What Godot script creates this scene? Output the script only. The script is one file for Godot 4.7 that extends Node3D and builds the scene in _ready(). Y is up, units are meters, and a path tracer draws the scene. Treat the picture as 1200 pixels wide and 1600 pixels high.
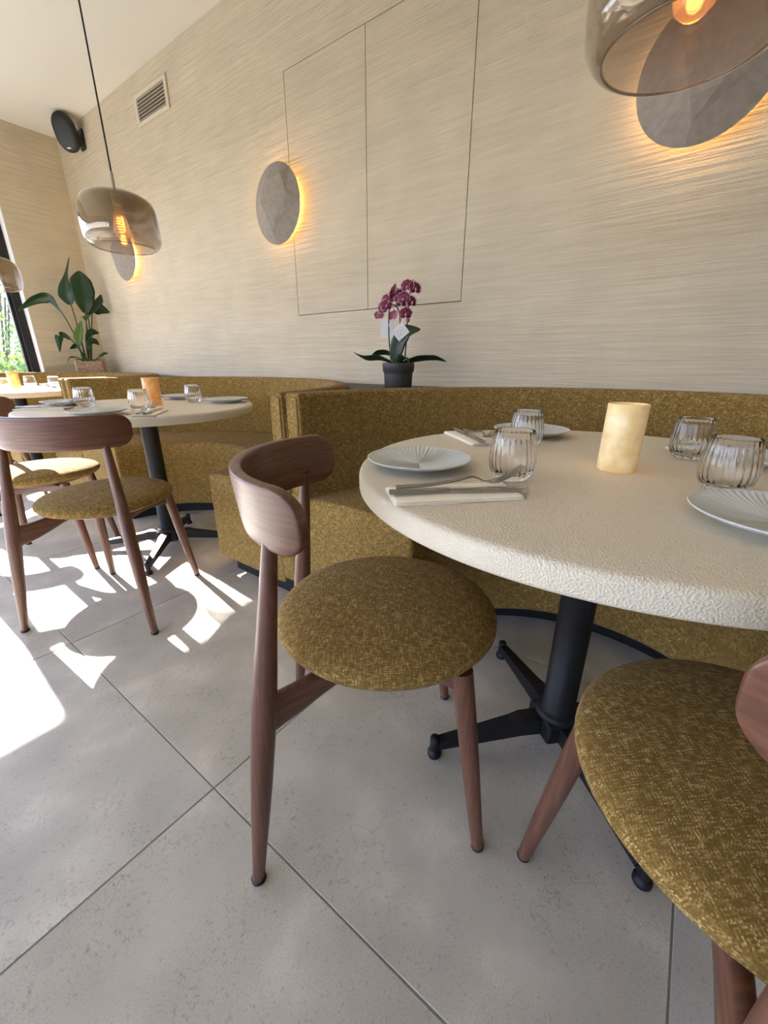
extends Node3D
# A corner of a restaurant: three round tables in curved mustard banquettes along a combed plaster wall,
# low sun coming in through the glazed left wall.

const WX := -5.42          # left wall (inside face)
const WZ := -2.08          # back wall (inside face)
const CEIL := 2.97
const ROOM_X := 4.0
const ROOM_Z := 4.6
const TY := 0.768          # table top height
const BZ := -0.96          # z of the banquette centres
const T1 := Vector3(-0.12, 0, -0.95)
const T2 := Vector3(-2.202, 0, -0.976)
const B1 := -0.12         # x of the banquette centres
const B2 := -2.235
const B3 := -4.35
const T3 := Vector3(-4.31, 0, -0.98)
const TILE := 0.915

var M := {}
var counts := {}
var rng := RandomNumberGenerator.new()


func _ready() -> void:
	rng.seed = 7
	setup_view()
	make_materials()
	build_shell()
	build_outside()
	build_banquettes()
	build_tables()
	build_chairs()
	build_place_settings()
	build_lamps()
	build_wall_things()
	build_orchid()
	build_planter()


# ---------------------------------------------------------------- camera, sky, sun, exposure
func setup_view() -> void:
	var cam := Camera3D.new()
	cam.name = "camera"
	cam.keep_aspect = Camera3D.KEEP_HEIGHT
	cam.fov = rad_to_deg(2.0 * atan(800.0 / 635.08))
	cam.near = 0.03
	cam.far = 200.0
	cam.transform = Transform3D(Basis(Vector3(0.80594471, 0.00205767, -0.59198724), Vector3(-0.20675953, 0.93799808, -0.2782267), Vector3(0.5547104, 0.34663434, 0.75640003)).orthonormalized(), Vector3(0, 0.975, 0))
	add_child(cam)
	cam.current = true
	var sky_m := ProceduralSkyMaterial.new()
	sky_m.sky_top_color = Color(0.42, 0.57, 0.84)
	sky_m.sky_horizon_color = Color(0.87, 0.89, 0.92)
	sky_m.ground_bottom_color = Color(0.42, 0.4, 0.36)
	sky_m.ground_horizon_color = Color(0.7, 0.7, 0.68)
	sky_m.sky_energy_multiplier = 1.9
	sky_m.ground_energy_multiplier = 1.0
	var sky := Sky.new()
	sky.sky_material = sky_m
	var env := Environment.new()
	env.background_mode = Environment.BG_SKY
	env.sky = sky
	env.tonemap_mode = Environment.TONE_MAPPER_LINEAR
	env.tonemap_exposure = 2.9
	env.sdfgi_enabled = true
	env.ssao_enabled = true
	env.ssil_enabled = true
	var we := WorldEnvironment.new()
	we.name = "world_environment"
	we.environment = env
	add_child(we)
	var sun := DirectionalLight3D.new()
	sun.name = "sun"
	sun.light_color = Color(1.0, 0.98, 0.955)
	sun.light_energy = 5.5
	sun.light_angular_distance = 0.5
	sun.shadow_enabled = true
	add_child(sun)
	var el := deg_to_rad(28.3)
	var az := deg_to_rad(3.0)
	sun.look_at_from_position(Vector3.ZERO, Vector3(cos(el) * cos(az), -sin(el), cos(el) * sin(az)), Vector3.UP)


# ---------------------------------------------------------------- naming and tagging
func numbered(called: String) -> String:
	var n: int = counts.get(called, 0)
	counts[called] = n + 1
	return called if n == 0 else "%s_%03d" % [called, n]


func thing(called: String, label: String, category: String, at := Vector3.ZERO, turn := 0.0, group := "") -> Node3D:
	var o := Node3D.new()
	o.name = numbered(called)
	add_child(o)
	o.position = at
	o.rotation.y = turn
	tag(o, label, category, group)
	return o


func tag(o: Node, label: String, category: String, group := "") -> void:
	o.set_meta("label", label)
	o.set_meta("category", category)
	if group != "":
		o.set_meta("group", group)


func part(called: String, st: SurfaceTool, m: Material, parent: Node, at := Vector3.ZERO) -> MeshInstance3D:
	return put(called, commit(st), m, parent, at)


func put(called: String, mesh: Mesh, m: Material, parent: Node, at := Vector3.ZERO) -> MeshInstance3D:
	var o := MeshInstance3D.new()
	o.name = called
	o.mesh = mesh
	o.material_override = m
	o.position = at
	o.cast_shadow = GeometryInstance3D.SHADOW_CASTING_SETTING_ON
	parent.add_child(o, true)
	return o


func structure(called: String, st: SurfaceTool, m: Material) -> MeshInstance3D:
	var o := part(called, st, m, self)
	o.set_meta("kind", "structure")
	return o


func copy_of(src: Node3D, base: String, label: String, at: Vector3, turn: float, group := "") -> Node3D:
	var o: Node3D = src.duplicate()
	o.name = numbered(base)
	add_child(o)
	o.position = at
	o.rotation = Vector3(0, turn, 0)
	o.set_meta("label", label)
	if group != "":
		o.set_meta("group", group)
	return o


# ---------------------------------------------------------------- shape helpers
func begin() -> SurfaceTool:
	var st := SurfaceTool.new()
	st.begin(Mesh.PRIMITIVE_TRIANGLES)
	return st


func commit(st: SurfaceTool) -> ArrayMesh:
	st.generate_normals()
	return st.commit()


func tri(st: SurfaceTool, a: Vector3, b: Vector3, c: Vector3, ua := Vector2.ZERO, ub := Vector2.ZERO, uc := Vector2.ZERO) -> void:
	# a, b, c counter-clockwise seen from outside
	st.set_uv(ua)
	st.add_vertex(a)
	st.set_uv(uc)
	st.add_vertex(c)
	st.set_uv(ub)
	st.add_vertex(b)


func quad(st: SurfaceTool, a: Vector3, b: Vector3, c: Vector3, d: Vector3) -> void:
	tri(st, a, b, c, Vector2(0, 1), Vector2(1, 1), Vector2(1, 0))
	tri(st, a, c, d, Vector2(0, 1), Vector2(1, 0), Vector2(0, 0))


# surface f(u, v), u and v in 0..1, with du x dv pointing outwards
func grid(st: SurfaceTool, nu: int, nv: int, f: Callable, group := 0) -> void:
	st.set_smooth_group(group)
	var p: Array[PackedVector3Array] = []
	for j in nv + 1:
		var row := PackedVector3Array()
		for i in nu + 1:
			row.append(f.call(float(i) / nu, float(j) / nv))
		p.append(row)
	for j in nv:
		for i in nu:
			var u0 := float(i) / nu
			var u1 := float(i + 1) / nu
			var v0 := float(j) / nv
			var v1 := float(j + 1) / nv
			var a := p[j][i]
			var b := p[j][i + 1]
			var c := p[j + 1][i + 1]
			var d := p[j + 1][i]
			if not a.is_equal_approx(b):
				tri(st, a, b, c, Vector2(u0, v0), Vector2(u1, v0), Vector2(u1, v1))
			if not c.is_equal_approx(d):
				tri(st, a, c, d, Vector2(u0, v0), Vector2(u1, v1), Vector2(u0, v1))


# profile points are (radius, height), running up the outside
func lathe(st: SurfaceTool, prof: Array, seg: int, at := Vector3.ZERO, group := 0, wave = null) -> void:
	var n := prof.size() - 1
	grid(st, seg, n, func(u: float, v: float) -> Vector3:
		var q: Vector2 = prof[roundi(v * n)]
		var a := 0.0 if u > 0.99999 else u * TAU
		var r := q.x
		if wave != null:
			r = wave.call(a, q, roundi(v * n))
		return at + Vector3(r * cos(a), q.y, -r * sin(a)), group)


func box(st: SurfaceTool, c: Vector3, s: Vector3, bevel := 0.0, basis := Basis.IDENTITY) -> void:
	st.set_smooth_group(-1)
	var h := s / 2.0
	var b := bevel
	# three slabs of corner points give a chamfered box
	var corners := {}
	for sx in [-1, 1]:
		for sy in [-1, 1]:
			for sz in [-1, 1]:
				var k := Vector3i(sx, sy, sz)
				corners[k] = [
					c + basis * Vector3(sx * h.x, sy * (h.y - b), sz * (h.z - b)),
					c + basis * Vector3(sx * (h.x - b), sy * h.y, sz * (h.z - b)),
					c + basis * Vector3(sx * (h.x - b), sy * (h.y - b), sz * h.z)]
	for ax in 3:
		for sg in [-1, 1]:
			var ks := []
			for q in [[-1, -1], [1, -1], [1, 1], [-1, 1]]:
				var v := Vector3i.ZERO
				v[ax] = sg
				v[(ax + 1) % 3] = q[0]
				v[(ax + 2) % 3] = q[1]
				ks.append(corners[v][ax])
			if sg > 0:
				quad(st, ks[0], ks[1], ks[2], ks[3])
			else:
				quad(st, ks[3], ks[2], ks[1], ks[0])
	if b <= 0.0:
		return
	for ax in 3:
		var a1 := (ax + 1) % 3
		var a2 := (ax + 2) % 3
		for s1 in [-1, 1]:
			for s2 in [-1, 1]:
				var lo := Vector3i.ZERO
				lo[ax] = -1
				lo[a1] = s1
				lo[a2] = s2
				var hi := lo
				hi[ax] = 1
				edge(st, corners[lo][a1], corners[hi][a1], corners[hi][a2], corners[lo][a2], c)
	for k in corners:
		var q: Array = corners[k]
		var nrm: Vector3 = (q[1] - q[0]).cross(q[2] - q[0])
		if nrm.dot(q[0] - c) > 0:
			tri(st, q[0], q[1], q[2])
		else:
			tri(st, q[0], q[2], q[1])


func edge(st: SurfaceTool, a: Vector3, b: Vector3, c: Vector3, d: Vector3, centre: Vector3) -> void:
	if (b - a).cross(c - a).dot(a + c - 2.0 * centre) > 0:
		quad(st, a, b, c, d)
	else:
		quad(st, d, c, b, a)


# a rod along points with elliptical (or boxy) sections; rx across, ry along "up"
func rod(st: SurfaceTool, pts: Array, rx: Array, ry: Array, seg := 12, up := Vector3.UP, boxy := 1.0, caps := true) -> void:
	var n := pts.size()
	var rings: Array = []
	for i in n:
		var t: Vector3 = (pts[mini(i + 1, n - 1)] - pts[maxi(i - 1, 0)]).normalized()
		var side := t.cross(up)
		if side.length() < 0.01:
			side = t.cross(Vector3(0.3, 0.1, 1))
		side = side.normalized()
		var over := side.cross(t).normalized()
		var ring := PackedVector3Array()
		for k in seg:
			var a := TAU * (k + (0.5 if seg == 4 else 0.0)) / seg
			var ca := cos(a)
			var sa := sin(a)
			ca = signf(ca) * pow(absf(ca), boxy)
			sa = signf(sa) * pow(absf(sa), boxy)
			ring.append(pts[i] + side * ca * rx[i] + over * sa * ry[i])
		rings.append(ring)
	st.set_smooth_group(-1 if seg == 4 else 0)
	for i in n - 1:
		for k in seg:
			var k2 := (k + 1) % seg
			var v0 := float(i) / (n - 1)
			var v1 := float(i + 1) / (n - 1)
			var u0 := float(k) / seg
			var u1 := float(k + 1) / seg
			# side x over = -t, so (k+) x (along t) points inwards: order reversed
			tri(st, rings[i][k], rings[i + 1][k2], rings[i][k2], Vector2(u0, v0), Vector2(u1, v1), Vector2(u1, v0))
			tri(st, rings[i][k], rings[i + 1][k], rings[i + 1][k2], Vector2(u0, v0), Vector2(u0, v1), Vector2(u1, v1))
	if caps:
		st.set_smooth_group(-1)
		for k in seg:
			var k2 := (k + 1) % seg
			tri(st, pts[0], rings[0][k], rings[0][k2])
			tri(st, pts[n - 1], rings[n - 1][k2], rings[n - 1][k])


func tube(st: SurfaceTool, pts: Array, r: float, seg := 8) -> void:
	var rr := []
	rr.resize(pts.size())
	rr.fill(r)
	rod(st, pts, rr, rr, seg)


func spline(p: Array, steps: int) -> Array:
	var out := []
	for i in p.size() - 1:
		var a: Vector3 = p[maxi(i - 1, 0)]
		var b: Vector3 = p[i]
		var c: Vector3 = p[i + 1]
		var d: Vector3 = p[mini(i + 2, p.size() - 1)]
		for k in steps:
			out.append(b.cubic_interpolate(c, a, d, float(k) / steps))
	out.append(p[-1])
	return out


func lerp_list(vals: Array, n: int) -> Array:
	var out := []
	for i in n:
		var t := float(i) / (n - 1) * (vals.size() - 1)
		var k := mini(int(t), vals.size() - 2)
		out.append(lerpf(vals[k], vals[k + 1], t - k))
	return out


# flat polygon (x, z) pulled up from y0 to y1
func slab(st: SurfaceTool, poly: PackedVector2Array, y0: float, y1: float) -> void:
	if Geometry2D.is_polygon_clockwise(poly):
		poly.reverse()
	var idx := Geometry2D.triangulate_polygon(poly)
	st.set_smooth_group(-1)
	for i in range(0, idx.size(), 3):
		var a := poly[idx[i]]
		var b := poly[idx[i + 1]]
		var c := poly[idx[i + 2]]
		if (b - a).cross(c - a) < 0:
			var t := b
			b = c
			c = t
		# counter-clockwise in (x, z) seen with z up is clockwise from above in y-up
		tri(st, Vector3(a.x, y1, a.y), Vector3(c.x, y1, c.y), Vector3(b.x, y1, b.y))
		tri(st, Vector3(a.x, y0, a.y), Vector3(b.x, y0, b.y), Vector3(c.x, y0, c.y))
	for i in poly.size():
		var a := poly[i]
		var b := poly[(i + 1) % poly.size()]
		quad(st, Vector3(b.x, y0, b.y), Vector3(a.x, y0, a.y), Vector3(a.x, y1, a.y), Vector3(b.x, y1, b.y))


# ---------------------------------------------------------------- materials
func mat(called: String, col: Color, rough := 0.6, metal := 0.0) -> StandardMaterial3D:
	var m := StandardMaterial3D.new()
	m.resource_name = called
	m.albedo_color = col
	m.roughness = rough
	m.metallic = metal
	M[called] = m
	return m


func pane_mat(called: String, col: Color, alpha: float) -> StandardMaterial3D:
	var m := mat(called, Color(col, alpha), 0.0)
	m.transparency = BaseMaterial3D.TRANSPARENCY_ALPHA
	return m


func tri_scale(m: StandardMaterial3D, s: float, world := false) -> void:
	m.uv1_triplanar = true
	m.uv1_world_triplanar = world
	m.uv1_scale = Vector3.ONE * s
	m.uv1_triplanar_sharpness = 8.0


func noise_image(w: int, h: int, sx: int, sy: int, freq: float, sd: int, octaves := 4) -> PackedByteArray:
	var n := FastNoiseLite.new()
	n.seed = sd
	n.noise_type = FastNoiseLite.TYPE_SIMPLEX_SMOOTH
	n.frequency = freq
	n.fractal_type = FastNoiseLite.FRACTAL_FBM
	n.fractal_octaves = octaves
	var im := n.get_seamless_image(w / sx, h / sy)
	im.convert(Image.FORMAT_L8)
	if sx > 1 or sy > 1:
		# wrap by a margin so that the enlargement stays seamless
		im.resize(w, h, Image.INTERPOLATE_CUBIC)
	return im.get_data()


func image_tex(w: int, h: int, rgb: PackedByteArray) -> ImageTexture:
	var im := Image.create_from_data(w, h, false, Image.FORMAT_RGB8, rgb)
	im.generate_mipmaps()
	return ImageTexture.create_from_image(im)


func grey_tex(w: int, h: int, g: PackedByteArray) -> ImageTexture:
	return ImageTexture.create_from_image(Image.create_from_data(w, h, false, Image.FORMAT_L8, g))


func ramp(cols: Array, offs: Array) -> Gradient:
	var g := Gradient.new()
	g.colors = PackedColorArray(cols)
	g.offsets = PackedFloat32Array(offs)
	return g


func noise_tex(size: int, freq: float, sd: int, g: Gradient = null, octaves := 5, type := FastNoiseLite.TYPE_SIMPLEX_SMOOTH) -> NoiseTexture2D:
	var n := FastNoiseLite.new()
	n.seed = sd
	n.noise_type = type
	n.frequency = freq
	n.fractal_octaves = octaves
	var t := NoiseTexture2D.new()
	t.width = size
	t.height = size
	t.seamless = true
	t.noise = n
	if g:
		t.color_ramp = g
	return t


# grey limestone: soft clouds, broken dark veins and scattered pits
func stone_texture() -> ImageTexture:
	var S := 1024
	var cloud := noise_image(S, S, 4, 4, 0.02, 31, 5)
	var ridge := noise_image(S, S, 1, 1, 0.011, 32, 5)
	var patch := noise_image(S, S, 4, 4, 0.016, 36, 3)
	var pits := noise_image(S, S, 1, 1, 0.09, 37, 3)
	var grain := noise_image(S, S, 1, 1, 0.45, 38, 2)
	var rgb := PackedByteArray()
	rgb.resize(S * S * 3)
	for i in S * S:
		var k := 0.955 + 0.075 * (cloud[i] - 128) / 128.0 + 0.055 * (grain[i] - 128) / 128.0
		var dense := clampf((patch[i] - 118) / 60.0, 0.0, 1.0)
		var vein := 1.0 - clampf(absf(ridge[i] - 128.0) / 3.2, 0.0, 1.0)
		k -= vein * dense * 0.14
		var pit := clampf((pits[i] - 198 + 12 * dense) / 16.0, 0.0, 1.0)
		k -= pit * 0.09
		k += 0.03 * clampf((cloud[i] - 160) / 50.0, 0.0, 1.0)
		rgb[i * 3] = clampi(int(204 * k), 0, 255)
		rgb[i * 3 + 1] = clampi(int(199 * k), 0, 255)
		rgb[i * 3 + 2] = clampi(int(188 * k), 0, 255)
	return image_tex(S, S, rgb)


func make_materials() -> void:
	# combed plaster: fine ridges that run along the wall
	var S := 1024
	var fine := noise_image(S, S, 32, 1, 0.16, 3, 2)
	var mid := noise_image(S, S, 16, 1, 0.045, 4, 3)
	var grit := noise_image(S, S, 1, 1, 0.28, 5, 2)
	var blotch := noise_image(S, S, 2, 2, 0.012, 6, 4)
	var hgt := PackedByteArray()
	hgt.resize(S * S)
	var rgb := PackedByteArray()
	rgb.resize(S * S * 3)
	for i in S * S:
		var f := fine[i]
		var m := mid[i]
		var g := grit[i]
		hgt[i] = (f * 4 + m * 7 + g * 3) / 14
		var k := 0.9 + 0.05 * blotch[i] / 255.0 + 0.06 * m / 255.0 + 0.04 * f / 255.0 + 0.02 * g / 255.0
		rgb[i * 3] = int(195 * k)
		rgb[i * 3 + 1] = int(182 * k)
		rgb[i * 3 + 2] = int(157 * k)
	var wall := mat("plaster", Color.WHITE, 0.85)
	wall.albedo_texture = image_tex(S, S, rgb)
	wall.heightmap_enabled = true
	wall.heightmap_texture = grey_tex(S, S, hgt)
	wall.heightmap_scale = 0.55
	tri_scale(wall, 1.0 / 1.7, true)

	# mustard chenille: a plain weave, three pixels a thread, with short pale slubs along both directions
	S = 768
	var slub_u := noise_image(S, S, 12, 1, 0.5, 11, 3)
	var slub_v := noise_image(S, S, 1, 12, 0.5, 12, 3)
	var soft := noise_image(S, S, 2, 2, 0.03, 13, 3)
	hgt = PackedByteArray()
	hgt.resize(S * S)
	rgb = PackedByteArray()
	rgb.resize(S * S * 3)
	for y in S:
		var ty := y / 3
		for x in S:
			var i := y * S + x
			var tx := x / 3
			var over := (tx + ty) & 1
			var n: int = slub_u[(ty * 3) * S + x] if over else slub_v[y * S + tx * 3] - 6
			var t := clampf((n - 70) / 125.0, 0.0, 1.0)
			var crest := 1.0 if ((y % 3) if over else (x % 3)) == 1 else 0.0
			t = t * t * 0.85 + 0.1 * soft[i] / 255.0 + crest * 0.1
			hgt[i] = clampi(int(60 + 110 * t + 60 * crest), 0, 255)
			rgb[i * 3] = clampi(int(lerpf(102, 196, t)), 0, 255)
			rgb[i * 3 + 1] = clampi(int(lerpf(78, 168, t)), 0, 255)
			rgb[i * 3 + 2] = clampi(int(lerpf(35, 110, t)), 0, 255)
	var ft := image_tex(S, S, rgb)
	var fh := grey_tex(S, S, hgt)
	var fab := mat("chenille", Color.WHITE, 0.9)
	fab.albedo_texture = ft
	fab.heightmap_enabled = true
	fab.heightmap_texture = fh
	fab.heightmap_scale = 0.12
	fab.metallic_specular = 0.2
	fab.rim_enabled = true
	fab.rim = 0.12
	fab.rim_tint = 0.8
	tri_scale(fab, 1.0 / 0.48)
	mat("piping", Color(0.47, 0.37, 0.17), 0.9)

	# reddish brown stained wood, streaks along v (legs) and along u (backrests)
	S = 512
	var gr := noise_image(S, S, 1, 16, 0.06, 21, 4)
	var pore := noise_image(S, S, 1, 16, 0.4, 22, 2)
	var rv := PackedByteArray()
	rv.resize(S * S * 3)
	var rh := PackedByteArray()
	rh.resize(S * S * 3)
	for y in S:
		for x in S:
			var i := y * S + x
			var t := clampf((gr[i] - 70) / 120.0, 0.0, 1.0) * 0.75 + clampf((pore[i] - 60) / 130.0, 0.0, 1.0) * 0.25
			var j := x * S + y
			var r := int(lerpf(84, 114, t))
			var g := int(lerpf(53, 74, t))
			var b := int(lerpf(40, 55, t))
			rv[i * 3] = r
			rv[i * 3 + 1] = g
			rv[i * 3 + 2] = b
			rh[j * 3] = r
			rh[j * 3 + 1] = g
			rh[j * 3 + 2] = b
	for d in [["wood_upright", rv], ["wood_level", rh]]:
		var w := mat(d[0], Color.WHITE, 0.42)
		w.albedo_texture = image_tex(S, S, d[1])
		w.clearcoat_enabled = true
		w.clearcoat = 0.18
		w.clearcoat_roughness = 0.25
		tri_scale(w, 1.0 / 0.32)

	# floor stone
	for k in 3:
		var st := mat("stone_%d" % k, Color.WHITE, 0.5)
		if k == 0:
			st.albedo_texture = stone_texture()
			st.detail_enabled = true
			st.detail_blend_mode = BaseMaterial3D.BLEND_MODE_MUL
			st.detail_albedo = noise_tex(2048, 0.13, 33, ramp([Color(0.76, 0.75, 0.73), Color(0.9, 0.895, 0.885), Color(0.985, 0.985, 0.985), Color(1, 1, 1)], [0.1, 0.19, 0.28, 0.6]), 5)
			st.heightmap_enabled = true
			st.heightmap_texture = st.detail_albedo
			st.heightmap_scale = 0.03
			st.metallic_specular = 0.5
			st.roughness_texture = noise_tex(512, 0.02, 35, ramp([Color(0.44, 0.44, 0.44), Color(0.56, 0.56, 0.56)], [0.2, 0.8]), 4)
			st.roughness = 1.0
		else:
			st.albedo_texture = M["stone_0"].albedo_texture
			st.albedo_color = [Color.WHITE, Color(0.965, 0.96, 0.955), Color(1.0, 0.99, 0.97)][k]
			for prop in ["detail_enabled", "detail_blend_mode", "detail_albedo", "heightmap_enabled", "heightmap_texture", "heightmap_scale", "roughness_texture", "roughness"]:
				st.set(prop, M["stone_0"].get(prop))
	mat("grout", Color(0.56, 0.55, 0.53), 0.9)

	# table tops: cast white with an orange-peel surface
	var tb := mat("cast_white", Color(0.86, 0.82, 0.735), 0.55)
	tb.heightmap_enabled = true
	tb.heightmap_texture = noise_tex(1024, 0.085, 41, null, 3)
	tb.heightmap_scale = 0.13
	tri_scale(tb, 1.0 / 0.36)

	mat("black_metal", Color(0.1, 0.1, 0.105), 0.5)
	M["black_metal"].metallic_specular = 0.35
	mat("black_frame", Color(0.03, 0.032, 0.036), 0.4)
	mat("black_plastic", Color(0.075, 0.09, 0.105), 0.45)
	mat("dark_glide", Color(0.05, 0.04, 0.035), 0.5)
	mat("kick", Color(0.025, 0.024, 0.023), 0.8)
	mat("ledge", Color(0.2, 0.195, 0.19), 0.6)
	mat("ceiling_paint", Color(0.83, 0.815, 0.77), 0.9)
	mat("white_paint", Color(0.86, 0.85, 0.83), 0.6)
	mat("vent_paint", Color(0.78, 0.74, 0.65), 0.6)
	mat("vent_dark", Color(0.4, 0.36, 0.3), 0.8)
	mat("steel", Color(0.62, 0.61, 0.59), 0.18, 1.0)
	mat("cord", Color(0.045, 0.04, 0.04), 0.7)
	mat("nickel", Color(0.62, 0.58, 0.52), 0.3, 1.0)
	mat("napkin", Color(0.97, 0.94, 0.86), 0.85)
	mat("plate_glaze", Color(0.79, 0.8, 0.775), 0.3)
	mat("pot_grey", Color(0.23, 0.21, 0.2), 0.55)
	mat("petal", Color(0.38, 0.04, 0.18), 0.6)
	mat("petal_edge", Color(0.75, 0.5, 0.6), 0.6)
	mat("petal_back", Color(0.6, 0.34, 0.42), 0.6)
	mat("orchid_stem", Color(0.13, 0.1, 0.09), 0.6)
	mat("orchid_leaf", Color(0.12, 0.2, 0.1), 0.4)
	mat("soil", Color(0.2, 0.14, 0.09), 0.95)
	mat("paper", Color(0.9, 0.9, 0.89), 0.7)
	mat("ink", Color(0.2, 0.26, 0.42), 0.7)
	var lf := mat("big_leaf", Color(0.07, 0.18, 0.1), 0.33)
	lf.backlight_enabled = true
	lf.backlight = Color(0.3, 0.5, 0.12)
	mat("big_leaf_pale", Color(0.3, 0.42, 0.18), 0.4)
	mat("leaf_stem", Color(0.17, 0.25, 0.12), 0.5)
	var bk := mat("planter", Color.WHITE, 0.7)
	bk.albedo_texture = noise_tex(256, 0.03, 51, ramp([Color(0.53, 0.43, 0.34), Color(0.66, 0.56, 0.46)], [0.2, 0.8]), 4)
	tri_scale(bk, 4.0)
	pane_mat("clear_film", Color(0.95, 0.97, 1.0), 0.06)

	var dl := mat("disc_stone", Color.WHITE, 0.85)
	dl.albedo_texture = noise_tex(512, 0.02, 61, ramp([Color(0.545, 0.505, 0.46), Color(0.59, 0.55, 0.505)], [0.2, 0.8]), 5)
	dl.heightmap_enabled = true
	dl.heightmap_texture = noise_tex(512, 0.12, 62, null, 3)
	dl.heightmap_scale = 0.015
	tri_scale(dl, 2.5)
	var led := mat("led_glow", Color(1, 0.8, 0.5), 0.6)
	led.emission_enabled = true
	led.emission = Color(1.0, 0.78, 0.48)
	led.emission_energy_multiplier = 0.5

	var ox := mat("onyx", Color.WHITE, 0.35)
	ox.albedo_texture = noise_tex(512, 0.008, 71, ramp([Color(0.9, 0.79, 0.56), Color(0.93, 0.84, 0.63), Color(0.96, 0.895, 0.73)], [0.2, 0.5, 0.85]), 5)
	ox.emission_enabled = true
	ox.emission_operator = BaseMaterial3D.EMISSION_OP_MULTIPLY
	ox.emission_texture = ox.albedo_texture
	ox.emission = Color(1.0, 0.84, 0.58)
	ox.emission_energy_multiplier = 0.05
	tri_scale(ox, 5.0)
	var amb := mat("onyx_amber", Color.WHITE, 0.35)
	amb.albedo_texture = noise_tex(512, 0.008, 72, ramp([Color(0.86, 0.6, 0.32), Color(0.9, 0.68, 0.4), Color(0.94, 0.76, 0.5)], [0.2, 0.5, 0.85]), 5)
	amb.emission_enabled = true
	amb.emission_operator = BaseMaterial3D.EMISSION_OP_MULTIPLY
	amb.emission_texture = amb.albedo_texture
	amb.emission = Color(1.0, 0.8, 0.5)
	amb.emission_energy_multiplier = 0.05
	tri_scale(amb, 5.0)

	var gl := mat("tumbler_glass", Color(1, 1, 1, 0.0), 0.0)
	gl.refraction_enabled = true
	gl.refraction_scale = 0.036
	pane_mat("window_glass", Color(0.9, 0.95, 0.95), 0.04)
	pane_mat("shade_glass", Color(0.95, 0.9, 0.8), 0.05)
	pane_mat("rim_glass", Color(0.42, 0.33, 0.2), 0.45)
	pane_mat("bulb_glass", Color(1.0, 0.85, 0.6), 0.08)
	var fil := mat("filament_glow", Color(1, 0.7, 0.3), 0.6)
	fil.emission_enabled = true
	fil.emission = Color(1.0, 0.68, 0.34)
	fil.emission_energy_multiplier = 3.0
	# gold film inside the pendant shades, dense at the shoulder and gone at the rim
	var gh := 128
	var gim := Image.create_empty(4, gh, false, Image.FORMAT_RGBA8)
	for y in gh:
		var t := float(y) / (gh - 1)
		var a := lerpf(0.32, 0.93, smoothstep(0.1, 0.75, t))
		gim.fill_rect(Rect2i(0, y, 4, 1), Color(lerpf(0.4, 0.47, t), lerpf(0.33, 0.37, t), lerpf(0.17, 0.13, t), a))
	var gold := mat("gold_film", Color.WHITE, 0.03, 0.75)
	gold.albedo_texture = ImageTexture.create_from_image(gim)
	gold.transparency = BaseMaterial3D.TRANSPARENCY_ALPHA

	mat("paving", Color(0.5, 0.5, 0.49), 0.9)
	for d in [["shrub_a", Color(0.24, 0.36, 0.12)], ["shrub_b", Color(0.42, 0.44, 0.16)], ["shrub_c", Color(0.16, 0.3, 0.14)]]:
		var s := mat(d[0], d[1], 0.5)
		s.backlight_enabled = true
		s.backlight = Color(0.4, 0.5, 0.15)
	mat("bark", Color(0.25, 0.18, 0.12), 0.9)


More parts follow.
